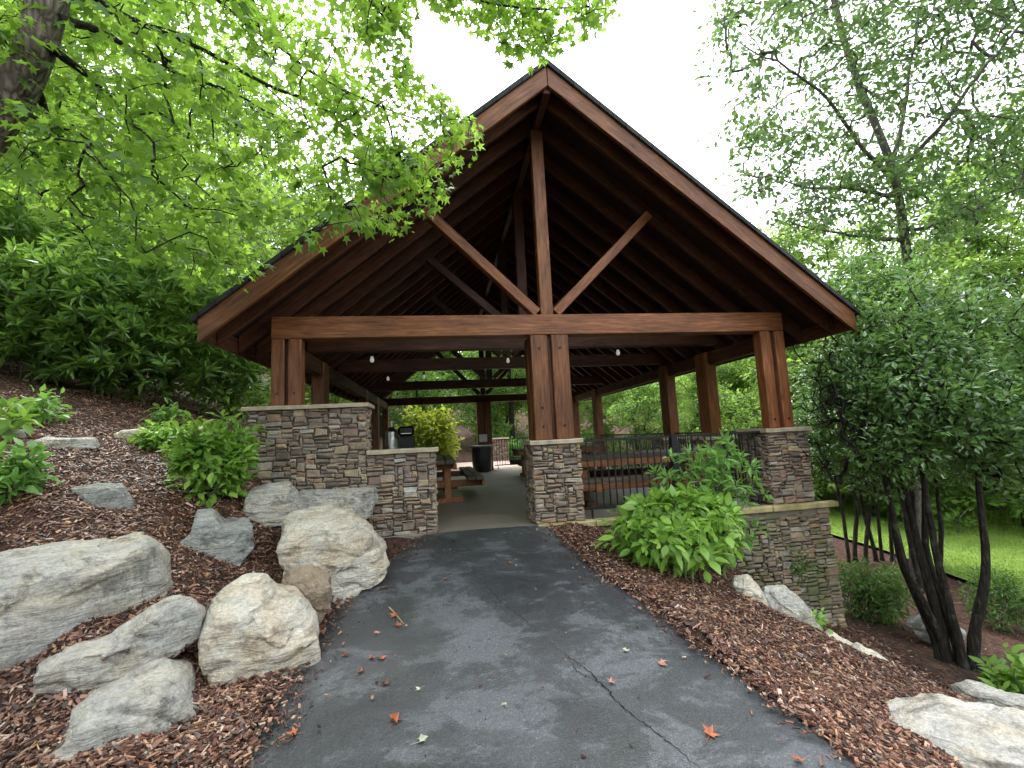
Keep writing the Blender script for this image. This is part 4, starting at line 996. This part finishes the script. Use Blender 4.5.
pr = proj(pos); okp = in_poly(pr[:, 0], pr[:, 1], [(x + (12 if x > 300 else 0), y + 10) for x, y in MP]) | (pr[:, 0] < 0) | (pr[:, 1] < 0)
link('crown', leaf_mesh('crown', (pos - L0)[okp], dr[okp], up[okp], sz[okp], T_STAR, g), L_MAPLE, mt)

# ---- holly-like evergreen at right, multi-stemmed
def stems(base, tops, r0, g, n_=14):
    out_ = []
    for (tx, ty, tz), bx_ in tops:
        b_ = np.array([bx_[0], bx_[1], -.1]); t_ = np.array([tx, ty, tz]); m_ = b_ * .5 + t_ * .5 + np.r_[g.normal(size=2) * .1, 0]
        out_.append(smooth_path([b_, b_ + [0, 0, .3], m_, t_], n_))
    return out_
def multi_tree(name, loc, label, tops, r0, blobs, n_tips, per, spread, lsize, tmpl, lmat, bmat, seed, group=None, cat='tree', rt=.0035, clipf=None, flat=.7, **kw):
    g = np.random.default_rng(seed); st = stems(loc, tops, r0, g); t = empty(name, loc, 0, label, cat, group)
    Vs, Fs, o_ = [], [], 0; sk, sp_, sr = [], [], []
    for s_, (tp, bx_) in zip(st, tops):
        rr = np.linspace(r0 * (.8 + .4 * g.random()), r0 * .45, len(s_)); rr[0] *= 1.5; V_, F_ = sweep(s_, rr, 10, .07, seed); Vs.append(V_); Fs.append(F_ + o_); o_ += len(V_)
        for i, q in enumerate(s_): sk.append(q); sp_.append(-1 if i == 0 else len(sk) - 2); sr.append(rr[i])
    link('trunk', npmesh('trunk', np.concatenate(Vs), np.concatenate(Fs), True), bmat, t)
    tips = blob_tips(g, blobs, n_tips); sk = np.array(sk); NB = len(sk)
    buf = np.zeros((len(tips) * 12 + NB, 3)); buf[:NB] = sk; pb = np.full(len(buf), -1); pb[:NB] = sp_; n = NB; ti = []
    lowi = np.array([i for i in range(NB) if sk[i, 2] > .45 * sk[:, 2].max()]); 
    tips = tips[np.argsort(np.min(np.linalg.norm(tips[:, None] - sk[None, lowi], axis=2), axis=1))]
    ok_ = np.zeros(len(buf), bool); ok_[lowi] = True
    for tt in tips:
        d_ = np.where(ok_[:n], np.linalg.norm(buf[:n] - tt, axis=1), 1e9); a = int(np.argmin(d_)); L_ = d_[a]; k = int(np.clip(math.ceil(L_ / .25), 1, 10)); p0 = buf[a].copy(); o2 = g.normal(size=3) * .12 * L_; prev = a
        for i in range(1, k + 1):
            s_ = i / k; buf[n] = p0 + (tt - p0) * s_ + o2 * math.sin(s_ * 3.14); pb[n] = prev; ok_[n] = True; prev = n; n += 1
        ti.append(prev)
    buf, pb = buf[:n], pb[:n]; cnt = np.zeros(n); cnt[ti] += 1
    for i in range(n - 1, NB - 1, -1): cnt[pb[i]] += cnt[i]
    rad = np.r_[np.array(sr), np.minimum(rt * np.maximum(cnt[NB:], 1) ** .48, r0 * .5)]
    link('branches', branch_mesh('branches', buf, pb, rad, NB, 5), bmat, t)
    pos, dr, up, sz = spray_leaves(buf, pb, np.array(ti), per, spread, flat, lsize, g, **kw)
    if clipf is not None:
        ok = clipf(pos + np.array(loc)); pos, dr, up, sz = pos[ok], dr[ok], up[ok], sz[ok]
    link('crown', leaf_mesh('crown', pos, dr, up, sz, tmpl, g), lmat, t); return t
hx, hy = 5.0, -.8; hz = gz(hx, hy)
def hclip(p): return off_building(p, .02) & (p[:, 0] > 3.9)
multi_tree('holly_tree', (hx, hy, hz), 'big dark glossy evergreen with several dark stems beside the retaining wall', [((-.55, .1, 2.5), (-.06, .05)), ((-.2, -.1, 2.7), (.04, -.05)), ((.25, .2, 2.6), (.12, .04)), ((.5, -.2, 2.4), (.16, -.08)), ((.0, .4, 2.6), (.0, .1)), ((-.38, .2, 2.5), (-.1, .1))], .056,
   [((.1, .3, 3.2), (1.55, 1.3, 1.15)), ((.1, .5, 4.2), (1.15, 1.1, 1.0)), ((.3, .6, 5.0), (.6, .6, .6)), ((1.5, .0, 2.9), (1.2, 1.1, .95)), ((-.55, .5, 2.75), (.85, .9, .85)), ((1.6, .6, 4.0), (1.2, 1.1, 1.2)), ((-.3, .2, 3.5), (.95, 1.0, .9))], 2100, 20, .17, .085, T_DIAMOND, L_HOLLY, BARK_D, 41, clipf=hclip, jit=.6, droop=.1)
for i, (px, py, z_, h_, lab) in enumerate([(853, 558, -2.25, 3.6, 'thin stemmed evergreen right behind the corner of the retaining wall'), (925, 590, -2.25, 3.8, 'thin stemmed evergreen standing between the big evergreen and the lawn'), (880, 556, -2.3, 3.6, 'dark evergreen clump with close stems at the near edge of the lawn')]):
    p = on_z(px, py, z_); x, y = float(p[0]), float(p[1]); z = gz(x, y)
    multi_tree('evergreen_tree', (x, y, z), lab, [((-.3, 0, 2.6), (-.12, 0)), ((.25, .1, 2.7), (.1, .05)), ((.5, -.1, 2.6), (.3, -.05))], .055,
       [((0, 0, 3.3), (1.3, 1.3, 1.1)), ((.2, .2, 4.5), (1.0, 1.0, 1.0)), ((.3, -.5, 2.7), (1.2, 1.0, .6))], 650, 16, .22, .10, T_DIAMOND, L_HOLLY, BARK_D, 50 + i, 'evergreens on the lower bank', clipf=hclip, jit=.6)

# ---- leafy bushes
def ghit(px, py):
    r = M3 @ np.array([(px - 512) / F, (py - 384) / F, 1.0]); t = np.arange(1.2, 30, .04); Pn = CAM + t[:, None] * r; below = Pn[:, 2] < ground_z(Pn[:, 0], Pn[:, 1]); i = int(np.argmax(below)); return float(t[i])
def bush(name, px, py, d, rx, ry, rz_, label, lmat, seed, n_tips=150, per=9, lsize=.1, tmpl=T_OVAL, spread=.11, base_z=None, whorl=False, group=None, cat='bush', lift=.0, droop=.35, zoff=0, jit=.4):
    d = ghit(px, py) + ry * .4 if d is None else d
    c = at(px, py, d); x, y = float(c[0]), float(c[1]); z = gz(x, y) if base_z is None else base_z; g = np.random.default_rng(seed)
    sub_ = ell(7, (0, 0, rz_ * .6 + lift), (rx * .62, ry * .6, rz_ * .4), g, .5); tips = np.concatenate([ell(n_tips // 3, (0, 0, rz_ * .58 + lift), (rx * .9, ry * .9, rz_ * .58), g, .45)] + [ell(max(2, n_tips // 10), c_, np.array((rx, ry, rz_ * .7)) * (.38 + .22 * g.random()), g, .3) for c_ in sub_]); tips = tips[tips[:, 2] > .04]
    tk_ = [(0, 0, -.05), (0, 0, .06 + lift * .5)]
    return plant(name, (x, y, z + zoff), label, cat, tk_, [.012, .01], tips, per, spread, .8, lsize, tmpl, lmat, BARK_G, seed, group, .0022, .14, ('stem', 'foliage'), None, droop=droop, jit=jit, whorl=whorl)
bush('bush', 213, 508, None, .42, .4, .72, 'dense bright green bush at the left end of the stone wall above the boulders', L_BUSH, 61, 210, 9, .105, zoff=-.02)
bush('low_plant', 165, 452, None, .4, .3, .26, 'low sprawling light green plant just behind the left bush', L_BUSH, 62, 70, 7, .1)
bush('bush', 676, 578, 4.7, .80, .56, .64, 'broad yellow green bush at the right edge of the path in front of the railing', L_BUSH, 63, 330, 9, .13, spread=.13, droop=.5)
bush('bush', 712, 548, 5.15, .78, .46, 1.3, 'taller blue green bush behind the yellow green one before the right railing', L_BUSHG, 64, 150, 10, .13, T_NARROW, .13, whorl=True, droop=-.05)
bush('leafy_plant', 4, 512, None, .23, .23, .34, 'big leaved green plant at the left edge of the mulch bank', L_BUSHG, 65, 50, 7, .11, spread=.1)
bush('leafy_plant', 2, 440, None, .24, .24, .34, 'thin light green plant at the far left above the row of stones', L_BUSH, 66, 12, 5, .14, spread=.12)
bush('leafy_plant', 1022, 692, 4.9, .34, .34, .62, 'bright green leafy plant at the lower right edge', L_BUSH, 67, 45, 8, .13, spread=.12)
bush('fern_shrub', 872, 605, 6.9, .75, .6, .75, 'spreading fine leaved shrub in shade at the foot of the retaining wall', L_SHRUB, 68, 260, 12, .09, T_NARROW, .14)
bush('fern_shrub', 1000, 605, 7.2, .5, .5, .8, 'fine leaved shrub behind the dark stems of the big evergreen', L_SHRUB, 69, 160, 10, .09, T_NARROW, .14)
bush('low_plant', 818, 648, 4.3, .14, .14, .16, 'tiny green sprig at the crest of the right mulch bed', L_BUSH, 70, 14, 5, .07)
bush('low_plant', 40, 425, None, .4, .3, .3, 'small leafy plant among the stones on top of the bank', L_BUSHG, 71, 40, 6, .11)
bush('low_plant', 165, 428, None, .2, .2, .32, 'little upright green plant behind the low sprawling one', L_BUSHG, 72, 16, 6, .12)
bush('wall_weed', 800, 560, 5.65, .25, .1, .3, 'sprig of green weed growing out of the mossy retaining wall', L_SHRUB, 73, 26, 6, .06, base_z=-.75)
# yellow-green bush behind the left of the pavilion
p = on_y(435, 425, 12.4)
bush('yellow_shrub', 432, 450, 18.2, 1.5, .9, 2.2, 'tall yellow green shrub past the far end of the pavilion floor', L_YELL, 74, 260, 11, .22, T_DIAMOND, .3, jit=.6)
bush('garden_shrub', 520, 452, 23.5, 1.5, .8, 1.0, 'low green shrub behind the far metal fence', L_BUSHG, 75, 120, 10, .2, T_DIAMOND, .25)

# ---- rhododendrons on the left bank
rh = [(150, 396, 8.2, 1.7, 1.3, 3.3, 'large glossy rhododendron under the left eave of the roof'), (215, 402, 8.8, 1.3, 1.1, 2.4, 'rhododendron close behind the left end of the stone wall'), (60, 392, 9.2, 1.7, 1.4, 3.2, 'dark rhododendron at the back of the left bank'), (-40, 400, 8.0, 1.4, 1.3, 2.8, 'rhododendron at the left edge of the picture behind the bank'), (110, 398, 11., 2.0, 1.6, 4.6, 'tallest rhododendron standing behind the others'), (95, 388, 7.5, 1.0, .8, 1.7, 'low rhododendron at the front of the bank shrubs above the row of stones'), (20, 384, 7.2, 1.0, .8, 1.7, 'low rhododendron near the left edge in front of the taller ones')]
for i, (px, py, d, rx, ry, rz_, lab) in enumerate(rh):
    bush('rhododendron', px, py, d, rx, ry, rz_, lab, L_RHODO, 80 + i, 380, 14, .2, T_NARROW, .2, whorl=True, group='rhododendrons on the left bank', cat='shrub', lift=.15, droop=-.15, jit=.4)

# ---- forest trees: five prototypes, copied
def forest_tree(seed, h, crown_r, crown_lo, lsize, n_tips, per, lmat, bmat, label, name, group, r0=.16, lean=0):
    g = np.random.default_rng(seed); blobs = []
    nb_ = 11
    for i in range(nb_):
        a = g.random() * 6.28; f_ = i / (nb_ - 1); z = crown_lo + (h - crown_lo) * f_; rr = crown_r * (.55 + .45 * math.sin(math.pi * min(1, f_ * .9 + .12))) ; off = rr * .55 * g.random() ** .5
        blobs.append(((math.cos(a) * off, math.sin(a) * off, z), (rr * .62, rr * .62, (h - crown_lo) / nb_ * 1.1)))
    tips = blob_tips(g, blobs, n_tips); k = 12
    tk_ = [(lean * (i / k) ** 1.5 + g.normal() * .04, g.normal() * .04, h * .96 * i / k - .2 * (i == 0)) for i in range(k + 1)]
    return plant(name, (0, 0, 0), label, 'tree', tk_, np.linspace(r0, .03, k + 1), tips, per, .42, .55, lsize, T_DIAMOND, lmat, bmat, seed, group, .008, .6, jit=.55, droop=.2)
GW = 'trees of the wood around the pavilion'
protoA = forest_tree(101, 13, 3.6, 2.2, .21, 620, 22, L_FOREST, BARK_D, '', 'forest_tree', GW)
protoB = forest_tree(102, 10, 3.2, 1.2, .2, 560, 22, L_FORESTL, BARK_G, '', 'forest_tree', GW, .13)
protoC = forest_tree(103, 16, 3.8, 4.5, .21, 620, 22, L_FOREST, BARK_D, '', 'forest_tree', GW, .2)
protoD = forest_tree(104, 6.5, 2.6, .4, .17, 460, 20, L_FORESTL, BARK_G, '', 'understory_tree', GW, .08)
protoE = forest_tree(105, 7, 2.5, .5, .16, 480, 20, L_FOREST, BARK_D, '', 'understory_tree', GW, .08)
LW = {'hill': 'leafy tree in the crowded wood on the hill left of the pavilion', 'back': 'leafy tree in the wood behind the far end of the pavilion', 'right': 'pale green leafy tree beyond the lawn on the right', 'behind': 'unseen leafy tree added behind the camera to block low sky light'}
used = set()
def put(proto, x, y, s=1., rz=0., lab='hill', dz=-.1):
    o = proto if proto.name not in used else copy_tree(proto)
    used.add(o.name); o.location = (x, y, gz(x, y) + dz); o.rotation_euler = (0, 0, rz); o.scale = (s, s, s * (.9 + .2 * random.random())); o['label'] = LW[lab]; o['group'] = GW + ': ' + lab; return o
hill = [(protoE, -9.5, 5.5, 1.), (protoD, -12.5, 1.0, 1.3), (protoA, -13, 8, 1.), (protoB, -9.5, 9.5, 1.0), (protoC, -15.5, 2, 1.), (protoA, -16, 9, 1.05), (protoE, -13, -2, 1.3), (protoB, -16, -4, 1.1), (protoC, -9, 13, 1.), (protoA, -17, 0, 1.1),
        (protoC, -20, 6, 1.1), (protoB, -6.5, 12, .95), (protoE, -7.5, 9, 1.1), (protoC, -14, 15, 1.1), (protoA, -20, 14, 1.2), (protoD, -10, -5, 1.), (protoA, -24, 2, 1.2), (protoC, -16, -7, 1.), (protoE, -14, 8, 1.3), (protoB, -18, 3, 1.25), (protoD, -6.2, 6.2, .9), (protoD, -9.3, -2.4, .75)]
for i, (p_, x, y, s_) in enumerate(hill): put(p_, x, y, s_, i * 1.3, 'hill')
back = [(protoC, -4.5, 20, 1.), (protoA, -1, 24, 1.), (protoE, 1.5, 21.5, .9), (protoC, 3.2, 23, .95), (protoA, 6, 25, 1.), (protoE, 5.2, 17.5, .8), (protoB, 8, 20, .85), (protoE, -2.5, 19.5, 1.), (protoC, 10, 27, .95), (protoA, -7, 26, 1.1), (protoD, 2.6, 27, 1.2), (protoE, 7.5, 14, .8), (protoB, -5.5, 15.5, .8), (protoE, 3.8, 30, 1.5), (protoE, -5, 30, 1.5)]
for i, (p_, x, y, s_) in enumerate(back): put(p_, x, y, s_, i * 1.9 + .5, 'back')
rightt = [(protoB, 15.5, 13, 1.3), (protoB, 17, 6.5, 1.15), (protoD, 14.5, 8.5, 1.25), (protoB, 19.5, 9, 1.4), (protoB, 17.5, 15, 1.15), (protoB, 23, 5, 1.45), (protoD, 21, 9.5, 1.4), (protoB, 24, 1, 1.4), (protoB, 12.5, 17, .85), (protoD, 12.8, 11.5, 1.15), (protoD, 16.5, 10.5, 1.4), (protoB, 26, 9, 1.6), (protoD, 19.5, 5.5, 1.3), (protoB, 21, 14, 1.25), (protoB, 14, 20, .72), (protoD, 11.5, 15.5, .95), (protoB, 20, 19, 1.05), (protoD, 17, 24, 1.1), (protoB, 25, 16, 1.05), (protoB, 30, 10, 1.1), (protoD, 23, 12, 1.1), (protoB, 32, 2, 1.1), (protoD, 28, 20, 1.6), (protoD, 9.5, 12, .8), (protoD, 14, 16, 1.), (protoB, 27, 4, .9), (protoD, 25, -3, 1.2)]
for i, (p_, x, y, s_) in enumerate(rightt): put(p_, x, y, s_, i * 2.3 + 1, 'right')
for i, (p_, x, y, s_) in enumerate([(protoA, 8, -15, .9), (protoC, -9, -14, 1.), (protoB, 1, -21, .95), (protoD, -4, -19, 1.3), (protoB, -13, -11, 1.), (protoB, 13, -11, .95), (protoD, 5, -20, 1.3), (protoA, -5, -25, .9), (protoA, 9, -23, .9), (protoD, 10, -10, 1.2)]): put(p_, x, y, s_, i, 'behind')  # out of view, added to keep low sky light out of the pavilion

# ---- airy tall tree at upper right
def airy(loc, label, limbs_px, poly, d0, d1, nT, seed, trunk_px, r0):
    g = np.random.default_rng(seed); t = empty('airy_tree', loc, 0, label, 'tree'); L0 = np.array(loc)
    tp = smooth_path([L0 - [0, 0, .1]] + [at(*q) for q in trunk_px], 30); tr_ = np.linspace(r0, r0 * .3, 30); V_, F_ = sweep(tp - L0, tr_, 10, .05, seed); link('trunk', npmesh('trunk', V_, F_, True), BARK_G, t)
    sk, sp_, sr = list(tp), [-1] + list(range(29)), list(tr_)
    for lb in limbs_px:
        q_ = smooth_path([at(*q) for q in lb], 18); a = int(np.argmin(np.linalg.norm(tp - q_[0], axis=1))); q_ = q_ + np.cumsum(g.normal(size=q_.shape) * .02, 0); rr = np.linspace(r0 * .42, .012, 18)
        for i, q in enumerate(q_): sk.append(q); sp_.append(a if i == 0 else len(sk) - 2); sr.append(rr[i])
    u = g.uniform(640, 1300, nT); v = g.uniform(-350, 360, nT); ok = in_poly(u, v, poly)
    tips = np.array([at(a_, b_, d0 + (d1 - d0) * g.random()) for a_, b_ in zip(u[ok], v[ok])]); sk = np.array(sk); NB = len(sk)
    tips = tips[off_building(tips, .3)]; cl_ = np.array([noise.noise(Vector(q * .85)) for q in tips]); tips = tips[cl_ > -.06 + np.where(tips[:, 0] > 6.8, -.15, .06)]
    buf = np.zeros((len(tips) * 9 + NB, 3)); buf[:NB] = sk; pb = np.full(len(buf), -1); pb[:NB] = sp_; n = NB; ti = []
    tips = tips[np.argsort(np.min(np.linalg.norm(tips[:, None] - sk[None, 10:], axis=2), axis=1))]
    for tt in tips:
        d_ = np.linalg.norm(buf[10:n] - tt, axis=1); a = 10 + int(np.argmin(d_)); L_ = d_[a - 10]; k = int(np.clip(math.ceil(L_ / .35), 1, 8)); p0 = buf[a].copy(); o2 = g.normal(size=3) * .1 * L_; prev = a
        for i in range(1, k + 1):
            s_ = i / k; buf[n] = p0 + (tt - p0) * s_ + o2 * math.sin(s_ * 3.14) + np.array([0, 0, .1 * L_ * math.sin(s_ * 3.14)]); pb[n] = prev; prev = n; n += 1
        ti.append(prev)
    buf, pb = buf[:n], pb[:n]; cnt = np.zeros(n); cnt[ti] += 1
    for i in range(n - 1, NB - 1, -1): cnt[pb[i]] += cnt[i]
    rad = np.r_[np.array(sr), np.minimum(.004 * np.maximum(cnt[NB:], 1) ** .5, .03)]
    link('branches', branch_mesh('branches', buf - L0, pb, rad, 30, 5), BARK_G, t)
    pos, dr, up, sz = spray_leaves(buf, pb, np.array(ti), 13, .34, .6, .135, g, droop=.4, jit=.6)
    ok = off_building(pos, .1); link('crown', leaf_mesh('crown', (pos - L0)[ok], dr[ok], up[ok], sz[ok], T_DIAMOND, g), L_BIRCH, t)
p = at(905, 500, 11.); x, y = float(p[0]), float(p[1])
airy((x, y, gz(x, y)), 'tall airy tree with sparse pale leaves against the sky at upper right',
     [[(898, 184, 10), (862, 140, 9.7), (830, 95, 9.4), (790, 62, 9.1), (745, 40, 8.9)], [(893, 165, 10), (905, 110, 10.3), (912, 50, 10.5), (930, -30, 10.8)], [(900, 195, 10), (850, 192, 9.5), (800, 190, 9.2), (770, 180, 9)], [(900, 170, 10), (950, 120, 9.3), (1000, 60, 8.8), (1060, 0, 8.5)], [(905, 230, 10.2), (960, 215, 9.4), (1020, 190, 8.6)], [(900, 240, 10.2), (850, 235, 9.7), (790, 225, 9.2)]],
     [(700, 20), (730, -10), (800, -80), (900, -200), (1100, -260), (1250, -100), (1250, 260), (1000, 210), (930, 260), (880, 235), (830, 250), (790, 232), (745, 205), (728, 190), (745, 150), (700, 160), (720, 110), (700, 70)], 8.4, 11.6, 8200, 91, [(915, 420, 11), (912, 300, 10.6), (899, 190, 10), (884, 142, 10.1), (858, 85, 10.3), (836, 15, 10.5), (822, -80, 10.8), (800, -200, 11)], .125)

# ---- far-off wood closing the view
g = np.random.default_rng(99); N = 60000; a = g.uniform(R(-75), R(75), N); dist = 46 + 18 * g.random(N); x = CAM[0] + np.sin(a) * dist; y = CAM[1] + np.cos(a) * dist
hmax = np.interp(np.degrees(a), [-75, -30, -5, 5, 20, 75], [24, 22, 14, 9, 8, 9]); z = ground_z(x, y) + hmax * (g.random(N) ** 1.0) * (.75 + .25 * np.sin(a * 40) * np.sin(a * 17 + 1))
pos = np.stack([x, y, z], 1); dr = g.normal(size=(N, 3)); up = np.array([[0, -.4, 1.]]) + g.normal(size=(N, 3)) * .6
fw = link('distant_wood', leaf_mesh('distant_wood', pos, dr, up, .5 + .5 * g.random(N), T_DIAMOND, g), L_FORESTL); tag(fw, 'far wooded slope closing the view behind all the single trees', 'woods', kind='stuff')

# ------------------------------------------------------------------ fallen leaves on the path
def m_fall(name, c): 
    s = Nodes(name); n_ = s.noise(s.coord(), 30, 4); s.set(s.ramp(n_, [(.3, tuple(v * .6 for v in c)), (.7, c)]), .6, .3); return s.m
FM = [m_fall('fallen_orange', (.42, .13, .06)), m_fall('fallen_brown', (.16, .07, .045)), m_fall('fallen_pink', (.5, .24, .2)), m_fall('fallen_pale', (.5, .52, .38))]
FL = [(396, 617, 1.0, 0, 'orange leaf with a long stem beside a dry twig'), (384, 590, 1.2, 1, 'brown curled leaf on the upper left of the path'), (397, 626, .9, 0, 'second orange leaf just below the twig'), (369, 660, .8, 0, 'small orange leaf in the left pair'), (381, 661, .9, 0, 'orange leaf at the right of the left pair'), (363, 673, .8, 0, 'flat orange leaf below the left pair'), (384, 686, .8, 1, 'dark brown crumpled leaf on the left of the path'), (393, 724, 1.1, 0, 'bright orange star leaf alone at the lower left of the path'), (419, 743, .8, 3, 'pale greenish leaf near the bottom of the path'),
      (446, 580, .8, 1, 'dark brown leaf high on the middle of the path'), (509, 564, .7, 0, 'small orange leaf near the pavilion entrance'), (612, 683, .9, 2, 'pink leaf in the middle right of the path'), (624, 652, .7, 3, 'pale leaf right of the middle of the path'), (660, 664, 1., 2, 'pink leaf with a pale stem near the right edge of the path'), (709, 737, 1.1, 0, 'bright orange leaf at the lower right beside the crack'), (801, 762, .9, 0, 'orange leaf at the bottom right corner of the path'), (376, 634, .7, 2, 'pinkish leaf at the left edge of the path'), (345, 655, .8, 1, 'brown leaf close to the left mulch edge'), (322, 622, .7, 0, 'small orange leaf beside the brown boulder'), (420, 690, .5, 3, 'tiny pale fleck of leaf on the lower path'), (505, 707, .5, 3, 'tiny pale leaf scrap in the middle of the path'), (420, 545, .7, 1, 'brown leaf near the foot of the low stone wall'), (296, 735, .9, 0, 'orange leaf at the lower left corner of the path'), (355, 576, .7, 1, 'brown leaf next to the white boulder')]
g = np.random.default_rng(12)
for px, py, s_, mi, lab in FL:
    z = -.2
    for _ in range(14):
        p = on_z(px, py, z); z = surf_path(p[0], p[1])
    tv, tf = T_STAR; V_ = tv.copy() * .078 * s_; V_[:, 2] = np.abs(g.normal(size=len(V_))) * .010 * s_ + .004 + np.hypot(V_[:, 0] - .02, V_[:, 1]) * .25
    V_[:, 1] *= .8 + .3 * g.random(); Fc = [tuple(f) for f in tf]; nv = len(V_)
    st = np.array([(-.0, .0015, .006), (-.0, -.0015, .006), (-.05 * s_, .0012, .012), (-.05 * s_, -.0012, .012)]); V_ = np.r_[V_, st]; Fc.append((nv, nv + 1, nv + 3)); Fc.append((nv, nv + 3, nv + 2))
    o = link('fallen_leaf', pymesh('fallen_leaf', V_, Fc), FM[mi]); o.location = (p[0], p[1], z); o.rotation_euler = (g.normal() * .12, g.normal() * .12, g.random() * 6.28); tag(o, lab, 'leaf', 'fallen leaves on the path')
# dry twig
pts = []
for px, py in ((389, 608), (394, 613), (399, 619), (404, 625)):
    z = -.2
    for _ in range(14): p = on_z(px, py, z); z = surf_path(p[0], p[1])
    pts.append((p[0], p[1], z + .006))
V_, F_ = sweep(smooth_path(pts, 10), np.linspace(.0045, .002, 10), 6, .1, 4); o0 = np.array(pts[0]); o = link('twig', npmesh('twig', V_ - o0, F_, True), m_plain('dry_twig', (.4, .3, .16), .8)); o.location = tuple(o0); tag(o, 'thin dry twig lying on the left of the path by an orange leaf', 'twig')
